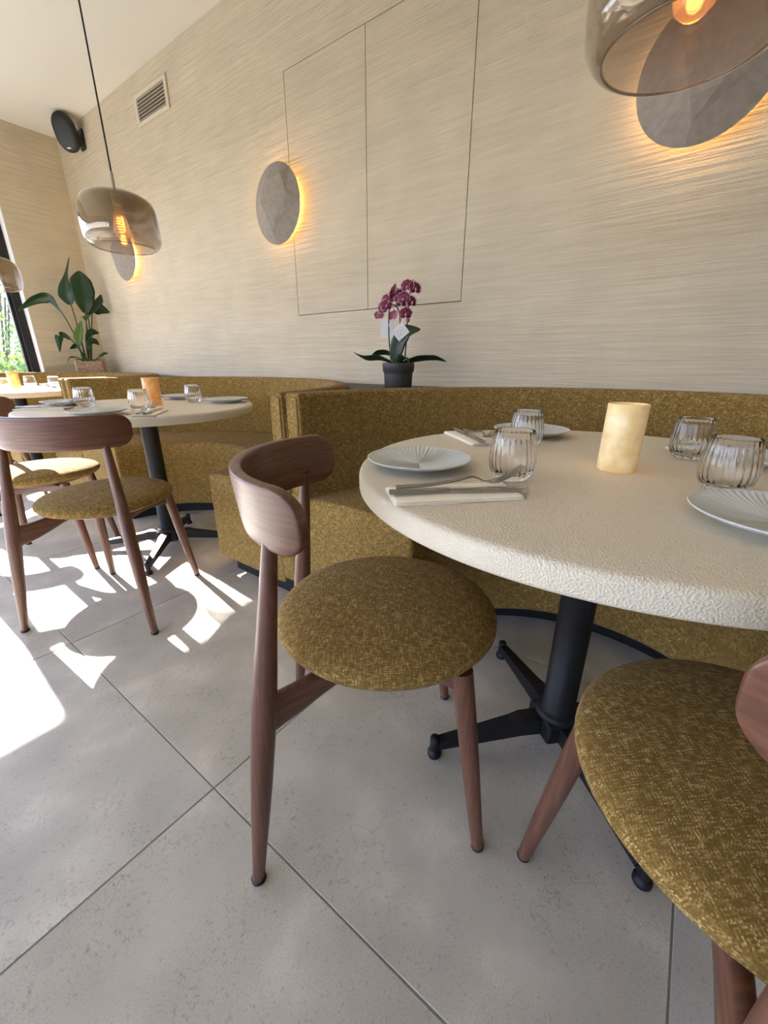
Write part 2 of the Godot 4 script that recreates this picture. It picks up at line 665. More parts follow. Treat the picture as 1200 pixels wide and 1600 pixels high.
# ---------------------------------------------------------------- floor, walls, ceiling, windows
func build_shell() -> void:
	var st := begin()
	box(st, Vector3((WX + ROOM_X) / 2 - 0.2, -0.0685, (WZ + ROOM_Z) / 2), Vector3(ROOM_X - WX + 1.2, 0.134, ROOM_Z - WZ + 0.8))
	var floor_o := structure("floor", st, M["grout"])
	# the tiles; a few prints of the same stone, turned and shifted
	var x0 := 0.171 - TILE * 7
	var z0 := -0.317 - TILE * 2
	var kinds := []
	for k in 12:
		kinds.append(tile_mesh(TILE - 0.004, Vector2(rng.randf(), rng.randf()), rng.randi() % 4))
	for iz in 8:
		for ix in 12:
			var c := Vector3(x0 + (ix + 0.5) * TILE, 0, z0 + (iz + 0.5) * TILE)
			if c.x > ROOM_X + 0.3 or c.z > ROOM_Z + 0.3:
				continue
			put("tile", kinds[rng.randi() % 12], M["stone_%d" % (rng.randi() % 3)], floor_o, c)

	st = begin()
	box(st, Vector3((WX + ROOM_X) / 2, CEIL + 0.1, (WZ + ROOM_Z) / 2), Vector3(ROOM_X - WX + 0.8, 0.2, ROOM_Z - WZ + 0.8))
	structure("ceiling", st, M["ceiling_paint"])

	# back wall with the recess for the two access panels
	var px0 := -2.235
	var px1 := -1.645
	var px2 := -1.045
	var py0 := 1.262
	var py1 := 2.505
	st = begin()
	var th := 0.2
	wall_box(st, WX - 0.3, px0, 0, CEIL, th)
	wall_box(st, px2, ROOM_X + 0.3, 0, CEIL, th)
	wall_box(st, px0, px2, 0, py0, th)
	wall_box(st, px0, px2, py1, CEIL, th)
	box(st, Vector3((px0 + px2) / 2, (py0 + py1) / 2, WZ - 0.12), Vector3(px2 - px0 + 0.02, py1 - py0 + 0.02, 0.16))
	var wall := structure("wall_back", st, M["plaster"])
	for d in [[px0 + 0.004, px1 - 0.002], [px1 + 0.002, px2 - 0.004]]:
		st = begin()
		box(st, Vector3((d[0] + d[1]) / 2, (py0 + py1) / 2, WZ - 0.018), Vector3(d[1] - d[0], py1 - py0 - 0.008, 0.036))
		var p := part("access_panel", st, M["plaster"], wall)
		p.set_meta("label", "flush plaster access panel")

	# right wall and front wall close the room behind the camera
	st = begin()
	box(st, Vector3(ROOM_X + 0.1, CEIL / 2, (WZ + ROOM_Z) / 2), Vector3(0.2, CEIL, ROOM_Z - WZ))
	structure("wall_right", st, M["plaster"])

	# left wall: plaster to the jamb, then glazing; head above
	var jamb := -1.5
	var head := 2.45
	var lt := 0.22
	st = begin()
	box(st, Vector3(WX - lt / 2, CEIL / 2, (WZ - 0.1 + jamb) / 2), Vector3(lt, CEIL, jamb - WZ + 0.1))
	box(st, Vector3(WX - lt / 2, (head + CEIL) / 2, (jamb + ROOM_Z) / 2), Vector3(lt, CEIL - head, ROOM_Z - jamb))
	structure("wall_left", st, M["plaster"])
	st = begin()
	box(st, Vector3(WX - 0.055, head / 2, jamb + 0.004), Vector3(0.114, head, 0.008))
	structure("trim_1", st, M["white_paint"])
	var divs := [jamb + 0.008, -0.435, 0.6, 1.6, 2.6, 3.6, ROOM_Z]
	glazing("window_1", Vector3(WX - 0.14, 0, 0), Vector3(0, 0, 1), divs, head)

	# front wall, glazed too, behind the camera
	st = begin()
	box(st, Vector3((WX + ROOM_X) / 2, (head + CEIL) / 2, ROOM_Z + 0.1), Vector3(ROOM_X - WX + 0.4, CEIL - head, 0.2))
	box(st, Vector3((ROOM_X + 0.2 + 1.4) / 2, head / 2, ROOM_Z + 0.1), Vector3(ROOM_X + 0.2 - 1.4, head, 0.2))
	structure("wall_front", st, M["plaster"])
	glazing("window_2", Vector3(0, 0, ROOM_Z + 0.1), Vector3(1, 0, 0), [WX, -4.3, -3.15, -2.0, -0.85, 0.3, 1.4], head)

	# canopy outside over the left windows
	st = begin()
	box(st, Vector3(WX - 0.22 - 0.26, 2.66, 1.5), Vector3(0.52, 0.1, 7.0), 0.01)
	structure("trim_2", st, M["black_frame"])


func wall_box(st: SurfaceTool, xa: float, xb: float, ya: float, yb: float, th: float) -> void:
	box(st, Vector3((xa + xb) / 2, (ya + yb) / 2, WZ - th / 2), Vector3(xb - xa, yb - ya, th))


func tile_mesh(s: float, off: Vector2, turn: int) -> ArrayMesh:
	var st := begin()
	st.set_smooth_group(-1)
	var h := s / 2
	var b := 0.0007
	var top := [Vector3(-h + b, 0, h - b), Vector3(h - b, 0, h - b), Vector3(h - b, 0, -h + b), Vector3(-h + b, 0, -h + b)]
	var low := [Vector3(-h, -b, h), Vector3(h, -b, h), Vector3(h, -b, -h), Vector3(-h, -b, -h)]
	var deep := [Vector3(-h, -0.012, h), Vector3(h, -0.012, h), Vector3(h, -0.012, -h), Vector3(-h, -0.012, -h)]
	var uv := func(p: Vector3) -> Vector2: return Vector2(p.x, p.z).rotated(turn * PI / 2) / 1.5 + off
	tri(st, top[0], top[1], top[2], uv.call(top[0]), uv.call(top[1]), uv.call(top[2]))
	tri(st, top[0], top[2], top[3], uv.call(top[0]), uv.call(top[2]), uv.call(top[3]))
	for i in 4:
		var j := (i + 1) % 4
		for r in [[low, top], [deep, low]]:
			var a: Vector3 = r[0][i]
			var e: Vector3 = r[0][j]
			var c: Vector3 = r[1][j]
			var d: Vector3 = r[1][i]
			tri(st, a, e, c, uv.call(a), uv.call(e), uv.call(c))
			tri(st, a, c, d, uv.call(a), uv.call(c), uv.call(d))
	return commit(st)


func glazing(called: String, at: Vector3, along: Vector3, divs: Array, head: float) -> void:
	var root := Node3D.new()
	root.name = called
	root.set_meta("kind", "structure")
	add_child(root)
	var across := Vector3.UP.cross(along)
	var bas := Basis(along, Vector3.UP, across)
	var n := divs.size()
	var fr := begin()
	var a: float = divs[0]
	var e: float = divs[n - 1]
	box(fr, at + along * (a + e) / 2 + Vector3(0, 0.035, 0), Vector3(e - a, 0.07, 0.07), 0.004, bas)
	box(fr, at + along * (a + e) / 2 + Vector3(0, head - 0.035, 0), Vector3(e - a, 0.07, 0.07), 0.004, bas)
	box(fr, at + along * (a + 0.035) + Vector3(0, head / 2, 0), Vector3(0.07, head - 0.002, 0.075), 0.004, bas)
	box(fr, at + along * (a + 0.085) + Vector3(0, head / 2, 0), Vector3(0.03, head - 0.002, 0.05), 0.004, bas)
	box(fr, at + along * (e - 0.035) + Vector3(0, head / 2, 0), Vector3(0.07, head - 0.002, 0.075), 0.004, bas)
	part("window_frame", fr, M["black_frame"], root)
	for i in range(1, n - 1):
		var mu := begin()
		box(mu, at + along * divs[i] + Vector3(0, head / 2, 0), Vector3(0.08, head - 0.1, 0.072), 0.004, bas)
		part("mullion", mu, M["black_frame"], root)
	for i in n - 1:
		var g := begin()
		box(g, at + along * (divs[i] + divs[i + 1]) / 2 + Vector3(0, head / 2, 0), Vector3(divs[i + 1] - divs[i] - 0.05, head - 0.12, 0.012), 0.0, bas)
		part("pane", g, M["window_glass"], root)


# ---------------------------------------------------------------- the garden outside
func build_outside() -> void:
	var st := begin()
	box(st, Vector3(-12.5, -0.2, 1.0), Vector3(14, 0.1, 26))
	structure("ground", st, M["paving"])
	var spots := [
		[Vector3(-7.4, -0.15, -1.55), 0.55, 1.25, "shrub_a", "low bright green shrub close outside the window glass"],
		[Vector3(-9.0, -0.15, -1.2), 0.75, 1.9, "shrub_b", "yellow green bushy shrub outside behind the low bright shrub"],
		[Vector3(-9.0, -0.15, -2.85), 0.75, 2.0, "shrub_c", "dark green shrub outside beside the black window frame"],
		[Vector3(-11.3, -0.15, -2.3), 1.2, 2.9, "shrub_a", "tall loose green bush farthest out in the garden"],
		[Vector3(-8.2, -0.15, 0.6), 0.8, 1.7, "shrub_c", "dark green bush outside on the far left of the garden"]]
	for d in spots:
		var o := thing("garden_shrub", d[4], "shrub", d[0], 0.0, "shrubs outside the window")
		var r: float = d[1]
		var h: float = d[2]
		st = begin()
		for k in 6:
			var a := rng.randf() * TAU
			tube(st, spline([Vector3.ZERO, Vector3(cos(a) * r * 0.25, h * 0.4, sin(a) * r * 0.25), Vector3(cos(a) * r * 0.5, h * 0.8, sin(a) * r * 0.5)], 3), 0.02, 5)
		part("stem", st, M["bark"], o)
		st = begin()
		st.set_smooth_group(-1)
		for k in 2600:
			var dir := Vector3(rng.randfn(), rng.randfn() * 0.8, rng.randfn()).normalized() * pow(rng.randf(), 0.4)
			var p := Vector3(dir.x * r, h * 0.55 + dir.y * h * 0.48, dir.z * r)
			var l := rng.randf_range(0.05, 0.11)
			var f := Vector3(rng.randfn(), rng.randfn(), rng.randfn()).normalized()
			var s := f.cross(Vector3(rng.randfn(), rng.randfn(), rng.randfn())).normalized() * l * 0.3
			var up := f.cross(s).normalized() * l * 0.12
			tri(st, p, p + f * l * 0.5 + s + up, p + f * l)
			tri(st, p, p + f * l, p + f * l * 0.5 - s + up)
		part("foliage", st, M[d[3]], o).set_meta("kind", "stuff")


# ---------------------------------------------------------------- banquettes and the ledge behind them
func arc_solid(st: SurfaceTool, prof: Array, cx: float, zf: float, seg: int, soft := 0.012) -> void:
	# prof: closed polygon of (radius, height), counter-clockwise; swept round the back from the left end to the right end
	var n := prof.size()
	var nrm := []
	for i in n:
		var a: Vector2 = prof[(i + n - 1) % n]
		var b: Vector2 = prof[(i + 1) % n]
		var t := (b - a).normalized()
		nrm.append(Vector2(t.y, -t.x))
	var stations := []      # [fraction along the arc, distance from the end, shrink]
	for k in 5:
		var s := soft * (1.0 - cos(k / 4.0 * PI / 2))
		stations.append([0.0, s, soft * (1.0 - sin(k / 4.0 * PI / 2))])
	for k in range(1, seg):
		stations.append([float(k) / seg, 0.0, 0.0])
	for k in 5:
		var q := 4 - k
		stations.append([1.0, -soft * (1.0 - cos(q / 4.0 * PI / 2)), soft * (1.0 - sin(q / 4.0 * PI / 2))])
	var rings := []
	for s in stations:
		var ring := PackedVector3Array()
		for i in n:
			var q: Vector2 = prof[i] - nrm[i] * s[2]
			var cut := asin(clampf((zf - BZ) / q.x, -1, 1))   # negative: behind the centre
			var a0 := PI - cut
			var a1 := TAU + cut
			var a: float = lerpf(a0, a1, s[0]) + s[1] / q.x
			ring.append(Vector3(cx + q.x * cos(a), q.y, BZ + q.x * sin(a)))
		rings.append(ring)
	st.set_smooth_group(0)
	for k in rings.size() - 1:
		for i in n:
			var j := (i + 1) % n
			# along the sweep x along the profile: outward
			tri(st, rings[k][i], rings[k + 1][i], rings[k + 1][j])
			tri(st, rings[k][i], rings[k + 1][j], rings[k][j])
	st.set_smooth_group(-1)
	for e in [0, rings.size() - 1]:
		var poly := PackedVector2Array()
		for i in n:
			poly.append(prof[i] - nrm[i] * soft)
		var idx := Geometry2D.triangulate_polygon(poly)
		for i in range(0, idx.size(), 3):
			var a: Vector3 = rings[e][idx[i]]
			var b: Vector3 = rings[e][idx[i + 1]]
			var c: Vector3 = rings[e][idx[i + 2]]
			if (b - a).cross(c - a).z < 0:
				tri(st, a, c, b)
			else:
				tri(st, a, b, c)


func rounded_profile(lo: Vector2, hi: Vector2, r: float, crown := 0.0) -> Array:
	var out := []
	var cs := [[Vector2(hi.x - r, lo.y + r), -PI / 2], [Vector2(hi.x - r, hi.y - r), 0.0], [Vector2(lo.x + r, hi.y - r), PI / 2], [Vector2(lo.x + r, lo.y + r), PI]]
	for i in 4:
		for k in 5:
			out.append(cs[i][0] + Vector2.from_angle(cs[i][1] + k / 4.0 * PI / 2) * r)
		if i == 1 and crown > 0.0:
			for k in range(1, 6):
				var t := k / 6.0
				out.append(Vector2(lerpf(hi.x - r, lo.x + r, t), hi.y + crown * sin(t * PI)))
		elif i == 0 or i == 2:
			for k in range(1, 4):
				var t := k / 4.0
				var ya := lo.y + r if i == 0 else hi.y - r
				var yb := hi.y - r if i == 0 else lo.y + r
				out.append(Vector2(hi.x if i == 0 else lo.x, lerpf(ya, yb, t)))
	return out


func build_banquettes() -> void:
	var zf := -0.99
	var names := [
		[B1, "mustard chenille curved banquette wrapped round the nearest table, cut by the right edge"],
		[B2, "mustard chenille curved banquette round the middle table with sunlit left arm"],
		[B3, "mustard chenille curved banquette in the far corner below the plant"]]
	for d in names:
		var o := thing("curved_banquette", d[1], "banquette", Vector3(d[0], 0, 0), 0.0, "curved banquettes along the wall")
		var st := begin()
		arc_solid(st, rounded_profile(Vector2(0.495, 0.074), Vector2(0.985, 0.492), 0.022, 0.012), 0.0, zf, 72)
		part("seat", st, M["chenille"], o)
		st = begin()
		arc_solid(st, rounded_profile(Vector2(0.972, 0.1), Vector2(1.053, 0.872), 0.022), 0.0, zf - 0.001, 72)
		part("backrest", st, M["chenille"], o)
		st = begin()
		arc_solid(st, rounded_profile(Vector2(0.57, 0.001), Vector2(1.0, 0.08), 0.003), 0.0, zf - 0.045, 60, 0.002)
		part("plinth", st, M["kick"], o)
		# piping round the end of each arm and along the front edge of the seat
		for s in [-1, 1]:
			st = begin()
			var loop := []
			for q in rounded_profile(Vector2(0.984, 0.5), Vector2(1.041, 0.86), 0.012):
				loop.append(Vector3(s * q.x, q.y, zf + 0.0005))
			loop.append(loop[0])
			tube(st, loop, 0.0022, 5)
			part("arm_piping", st, M["piping"], o)
			st = begin()
			var edge_line := []
			for k in 9:
				edge_line.append(Vector3(s * lerpf(0.505, 0.965, k / 8.0), 0.489, zf - 0.004))
			tube(st, edge_line, 0.002, 5)
			part("seat_piping", st, M["piping"], o)

	# the dark ledge that fills the spandrels behind the curved backs
	var mids := [[WX + 0.002, B3], [B3, B2], [B2, B1], [B1, 2.0]]
	for k in 4:
		var ca: float = mids[k][0]
		var cb: float = mids[k][1]
		var poly := PackedVector2Array()
		poly.append(Vector2(ca, WZ + 0.001))
		poly.append(Vector2(cb, WZ + 0.001))
		var R := 1.058
		if k < 3:
			for i in 25:
				var a := lerpf(PI * 1.5, PI * 1.08, i / 24.0)
				var x := cb + R * cos(a)
				if k == 0 and x < ca + 0.004:
					continue
				poly.append(Vector2(x, BZ + R * sin(a)))
		else:
			poly.append(Vector2(cb, -1.5))
		if k > 0:
			for i in 25:
				var a := lerpf(PI * 1.92, PI * 1.5, i / 24.0)
				var x := ca + R * cos(a)
				if k == 3 and x > 0.95:
					continue
				poly.append(Vector2(x, BZ + R * sin(a)))
		var st := begin()
		slab(st, poly, 0.8, 0.846)
		structure("trim_%d" % (k + 3), st, M["ledge"])


# ---------------------------------------------------------------- tables
func build_tables() -> void:
	var first: Node3D = null
	for d in [
		[T1, "round white textured table on black pedestal, nearest and cut by the right edge"],
		[T2, "round white textured table on black pedestal in the middle booth"],
		[T3, "round white table in the far corner booth, its top in the sun"]]:
		if first:
			copy_of(first, "round_table", d[1], d[0], 0.0)
			continue
		var o := thing("round_table", d[1], "table", d[0], 0.0, "round tables in the booths")
		first = o
		var R := 0.517
		var prof := [Vector2(0, 0.728), Vector2(0.3, 0.728), Vector2(R - 0.012, 0.728)]
		for k in 4:
			prof.append(Vector2(R - 0.008, 0.736) + Vector2.from_angle(lerpf(-PI / 2, 0, (k + 1) / 4.0)) * 0.008)
		prof.append(Vector2(R, 0.747))
		for k in 6:
			prof.append(Vector2(R - 0.012, TY - 0.012) + Vector2.from_angle(lerpf(0, PI / 2, k / 5.0)) * 0.012)
		prof.append_array([Vector2(R - 0.03, TY), Vector2(0.35, TY), Vector2(0.15, TY), Vector2(0, TY)])
		var st := begin()
		lathe(st, prof, 120)
		part("table_top", st, M["cast_white"], o)
		st = begin()
		lathe(st, [Vector2(0, 0.09), Vector2(0.056, 0.09), Vector2(0.056, 0.105), Vector2(0.05, 0.115), Vector2(0.04, 0.118), Vector2(0.04, 0.4), Vector2(0.04, 0.71), Vector2(0.045, 0.712), Vector2(0.045, 0.718), Vector2(0.0, 0.718)], 36)
		part("column", st, M["black_metal"], o)
		st = begin()
		lathe(st, [Vector2(0, 0.716), Vector2(0.2, 0.716), Vector2(0.2, 0.728), Vector2(0, 0.728)], 32)
		part("mounting_plate", st, M["black_metal"], o)
		st = begin()
		box(st, Vector3(0, 0.071, 0), Vector3(0.105, 0.058, 0.105), 0.006, Basis(Vector3.UP, PI / 4))
		var hub := part("hub", st, M["black_metal"], o)
		for k in 4:
			var a := PI / 4 + k * PI / 2
			var dir := Vector3(cos(a), 0, sin(a))
			st = begin()
			rod(st, [dir * 0.045 + Vector3(0, 0.073, 0), dir * 0.1 + Vector3(0, 0.074, 0), dir * 0.13 + Vector3(0, 0.068, 0), dir * 0.325 + Vector3(0, 0.042, 0)], [0.03, 0.029, 0.027, 0.017], [0.034, 0.033, 0.029, 0.018], 4)
			var leg := part("leg", st, M["black_metal"], o)
			st = begin()
			lathe(st, [Vector2(0, 0), Vector2(0.016, 0), Vector2(0.018, 0.004), Vector2(0.018, 0.014), Vector2(0.012, 0.018), Vector2(0.0105, 0.022), Vector2(0.0125, 0.026), Vector2(0.0125, 0.06), Vector2(0.011, 0.063), Vector2(0, 0.063)], 16, dir * 0.335)
			part("glide", st, M["black_metal"], leg)
			st = begin()
			lathe(st, [Vector2(0, 0), Vector2(0.005, 0), Vector2(0.004, 0.003), Vector2(0, 0.003)], 10)
			var bolt := part("bolt", st, M["steel"], hub, dir.rotated(Vector3.UP, 0.0) * 0.05 + Vector3(0, 0.1, 0))
			bolt.scale = Vector3.ONE * 0.9


# ---------------------------------------------------------------- chairs
func build_chairs() -> void:
	var proto: Node3D = null
	var spots := [
		[Vector3(-0.45, 0, -0.625), -52.0, "stained wooden dining chair with round mustard seat, whole in the foreground"],
		[Vector3(0.19, 0, -0.59), 36.5, "stained wooden chair cut by the right edge, mustard seat nearest to the viewer"],
		[Vector3(-1.829, 0, -0.6), 35.0, "stained wooden chair seen from behind at the middle table, shaded mustard seat"],
		[Vector3(-2.511, 0, -0.576), -34.6, "stained wooden chair at the middle table with its mustard seat in full sun"],
		[Vector3(-3.944, 0, -0.6), 35.0, "stained wooden chair at the far corner table, only its curved back end showing"],
		[Vector3(-4.626, 0, -0.576), -34.6, "stained wooden chair on the window side of the far corner table"]]
	for s in spots:
		if proto:
			copy_of(proto, "dining_chair", s[2], s[0], deg_to_rad(s[1]))
		else:
			proto = make_chair(s[2], s[0], deg_to_rad(s[1]))


func make_chair(label: String, at: Vector3, turn: float) -> Node3D:
	var o := thing("dining_chair", label, "chair", at, turn, "wooden chairs with round mustard seats")
	# seat pad
	var st := begin()
	lathe(st, [Vector2(0, 0.443), Vector2(0.17, 0.443), Vector2(0.215, 0.445), Vector2(0.23, 0.451), Vector2(0.2365, 0.46), Vector2(0.2355, 0.469), Vector2(0.228, 0.478), Vector2(0.205, 0.487), Vector2(0.16, 0.494), Vector2(0.1, 0.498), Vector2(0.05, 0.4995), Vector2(0, 0.5)], 72)
	part("seat", st, M["chenille"], o)
	st = begin()
	lathe(st, [Vector2(0, 0.429), Vector2(0.175, 0.429), Vector2(0.18, 0.433), Vector2(0.18, 0.444), Vector2(0, 0.444)], 48)
	part("seat_board", st, M["wood_level"], o)
	for s in [-1, 1]:
		# rear leg: thick at the rail, slim at both ends
		var foot := Vector3(s * 0.252, 0.006, 0.264)
		var top := Vector3(s * 0.178, 0.73, 0.19)
		var pts := []
		for k in 13:
			pts.append(foot.lerp(top, k / 12.0))
		var rr := lerp_list([0.0118, 0.015, 0.0185, 0.021, 0.0222, 0.021, 0.0175, 0.0145, 0.012], 13)
		st = begin()
		rod(st, pts, rr, rr, 18)
		var leg := part("leg", st, M["wood_upright"], o)
		st = begin()
		lathe(st, [Vector2(0, 0), Vector2(0.0125, 0), Vector2(0.0142, 0.002), Vector2(0.0145, 0.008), Vector2(0, 0.0085)], 16, Vector3(foot.x, 0, foot.z))
		part("foot_cap", st, M["dark_glide"], leg)
		# front leg
		foot = Vector3(s * 0.207, 0.006, -0.188)
		top = Vector3(s * 0.165, 0.436, -0.135)
		pts = []
		for k in 9:
			pts.append(foot.lerp(top, k / 8.0))
		rr = lerp_list([0.0125, 0.0155, 0.018, 0.0195, 0.02], 9)
		st = begin()
		rod(st, pts, rr, rr, 18)
		leg = part("leg", st, M["wood_upright"], o)
		st = begin()
		lathe(st, [Vector2(0, 0), Vector2(0.0115, 0), Vector2(0.0132, 0.002), Vector2(0.0135, 0.008), Vector2(0, 0.0085)], 16, Vector3(foot.x, 0, foot.z))
		part("foot_cap", st, M["dark_glide"], leg)
		# side rail: leaves the rear leg inwards, rises under the seat and runs to the front leg
		var rail := spline([Vector3(s * 0.213, 0.378, 0.23), Vector3(s * 0.172, 0.386, 0.175), Vector3(s * 0.125, 0.409, 0.09), Vector3(s * 0.118, 0.412, 0.0), Vector3(s * 0.135, 0.411, -0.08), Vector3(s * 0.165, 0.407, -0.137)], 4)
		st = begin()
		rod(st, rail, lerp_list([0.012, 0.012, 0.013, 0.013, 0.012, 0.011], rail.size()), lerp_list([0.042, 0.032, 0.021, 0.018, 0.018, 0.02], rail.size()), 16, Vector3.UP, 0.5)
		part("rail", st, M["wood_level"], o)
	# curved top band
	st = begin()
	var R := 0.277
	var half := deg_to_rad(63.5)
	var zc := 0.006
	grid(st, 28, 72, func(u: float, v: float) -> Vector3:
		var phi := -half * cos(v * PI)
		# rounded ends: height and thickness close over the last few centimetres
		var dist := (half - absf(phi)) * R
		var q := clampf(dist / 0.058, 0.0, 1.0)
		var hh := 0.056 * pow(1.0 - pow(1.0 - q, 2.2), 1.0 / 2.2)
		var tq := clampf(dist / 0.006, 0.0, 1.0)
		var tt := 0.0115 * sqrt(1.0 - pow(1.0 - tq, 2.0))
		var a := 0.0 if u > 0.9999 else u * TAU
		var ca := cos(a)
		var sa := sin(a)
		var ex := 0.28
		ca = signf(ca) * pow(absf(ca), ex)
		sa = signf(sa) * pow(absf(sa), ex)
		var y := sa * hh
		var r := R - 0.0115 + ca * tt + y * 0.12
		return Vector3(r * sin(phi), 0.754 + y, zc + r * cos(phi)))
	part("backrest", st, M["wood_level"], o)
	return o


# ---------------------------------------------------------------- plates, napkins, cutlery, tumblers, table lamps
func make_tumbler() -> ArrayMesh:
	var st := begin()
	var prof := [Vector2(0, 0.0), Vector2(0.015, 0.0), Vector2(0.026, 0.0005), Vector2(0.031, 0.004), Vector2(0.0365, 0.013), Vector2(0.0405, 0.024), Vector2(0.0422, 0.036), Vector2(0.0415, 0.05), Vector2(0.0395, 0.064), Vector2(0.0372, 0.078), Vector2(0.0352, 0.0905), Vector2(0.0346, 0.0915), Vector2(0.0338, 0.0905), Vector2(0.0357, 0.078), Vector2(0.0378, 0.064), Vector2(0.0396, 0.05), Vector2(0.0402, 0.036), Vector2(0.038, 0.025), Vector2(0.032, 0.016), Vector2(0.022, 0.0125), Vector2(0.01, 0.0115), Vector2(0, 0.0115)]
	lathe(st, prof, 192, Vector3.ZERO, 0, func(a: float, q: Vector2, i: int) -> float:
		var amp := 0.0
		if i > 10:
			amp = 0.0011 * smoothstep(0.012, 0.03, q.y) * (1.0 - smoothstep(0.08, 0.09, q.y))
		elif i > 3:
			amp = 0.0005 * (1.0 - smoothstep(0.078, 0.09, q.y))
		return q.x + amp * sin(24.0 * a + q.y * 45.0))
	return commit(st)


func make_plate() -> ArrayMesh:
	var st := begin()
	var R := 0.108
	var prof := [Vector2(0, 0.003), Vector2(0.03, 0.003), Vector2(0.048, 0.0), Vector2(0.052, 0.0), Vector2(0.055, 0.003), Vector2(0.08, 0.0095), Vector2(0.1, 0.0165), Vector2(0.107, 0.0205), Vector2(R, 0.0222), Vector2(0.1065, 0.0232)]
	for k in 15:
		var r := lerpf(0.104, 0.003, k / 14.0)
		prof.append(Vector2(r, 0.0075 + 0.0145 * pow(r / 0.104, 2.2)))
	prof.append(Vector2(0, 0.0075))
	var steps := prof.size() - 1
	grid(st, 252, steps, func(u: float, v: float) -> Vector3:
		var i := roundi(v * steps)
		var q: Vector2 = prof[i]
		var a := 0.0 if u > 0.9999 else u * TAU
		var y := q.y
		if i > 10 and i < steps:
			var w := sin(a * 63.0 + 1.3 * sin(a * 5.0))
			y += 0.0015 * w * smoothstep(0.0, 0.03, q.x) * (1.0 - smoothstep(0.096, 0.104, q.x))
		return Vector3(q.x * cos(a), y, -q.x * sin(a)))
	return commit(st)


func make_fork(o: Node3D) -> void:
	# lies along -z, handle end at +z
	var st := begin()
	var line := spline([Vector3(0, 0.0035, 0.105), Vector3(0, 0.006, 0.05), Vector3(0, 0.013, 0.0), Vector3(0, 0.018, -0.025), Vector3(0, 0.0105, -0.045)], 4)
	rod(st, line, lerp_list([0.0088, 0.0075, 0.0055, 0.0034, 0.0036], line.size()), lerp_list([0.0026, 0.0025, 0.0022, 0.002, 0.0015], line.size()), 12)
	part("handle", st, M["steel"], o)
	st = begin()
	var bowl := spline([Vector3(0, 0.0107, -0.043), Vector3(0, 0.0085, -0.056), Vector3(0, 0.0095, -0.068)], 4)
	rod(st, bowl, lerp_list([0.0035, 0.0095, 0.0118], bowl.size()), lerp_list([0.0012, 0.0011, 0.001], bowl.size()), 14)
	for k in 4:
		var x := (k - 1.5) * 0.0062
		var tine := spline([Vector3(x, 0.0095, -0.066), Vector3(x * 0.98, 0.018, -0.087), Vector3(x * 0.9, 0.036, -0.112)], 4)
		rod(st, tine, lerp_list([0.0024, 0.0021, 0.001], tine.size()), lerp_list([0.0011, 0.001, 0.0007], tine.size()), 8)
	part("tines", st, M["steel"], o)


func make_knife(o: Node3D) -> void:
	var st := begin()
	var line := spline([Vector3(0, 0.0045, 0.115), Vector3(0, 0.0045, 0.06), Vector3(0, 0.0045, 0.015)], 4)
	rod(st, line, lerp_list([0.0075, 0.007, 0.0055], line.size()), lerp_list([0.0035, 0.0033, 0.003], line.size()), 14, Vector3.UP, 0.7)
	part("handle", st, M["steel"], o)
	st = begin()
	var b := spline([Vector3(0, 0.0045, 0.018), Vector3(0.001, 0.0045, -0.01), Vector3(0.002, 0.0045, -0.06), Vector3(0.004, 0.0045, -0.1), Vector3(0.005, 0.0045, -0.118)], 4)
	rod(st, b, lerp_list([0.0045, 0.008, 0.0095, 0.0085, 0.002], b.size()), lerp_list([0.002, 0.0013, 0.001, 0.0008, 0.0005], b.size()), 10)
	part("blade", st, M["steel"], o)


func make_napkin() -> ArrayMesh:
	# folded in three: a soft slab with a rolled fold along one side and the layers showing
	var st := begin()
	for k in 3:
		var y := 0.0012 + k * 0.0021
		var w := 0.045 - k * 0.0012
		grid(st, 24, 30, func(u: float, v: float) -> Vector3:
			var a := 0.0 if u > 0.9999 else u * TAU
			var ca := cos(a)
			var sa := sin(a)
			ca = signf(ca) * pow(absf(ca), 0.25)
			sa = signf(sa) * pow(absf(sa), 0.6)
			var z := lerpf(-0.108, 0.108, v)
			var close := sqrt(clampf(1.0 - pow(absf(2.0 * v - 1.0), 30.0), 0.0, 1.0))
			return Vector3(ca * w * lerpf(0.96, 1.0, close), y + 0.00115 * sa * close + 0.0004 * sin(z * 40.0 + k), -z))
	return commit(st)


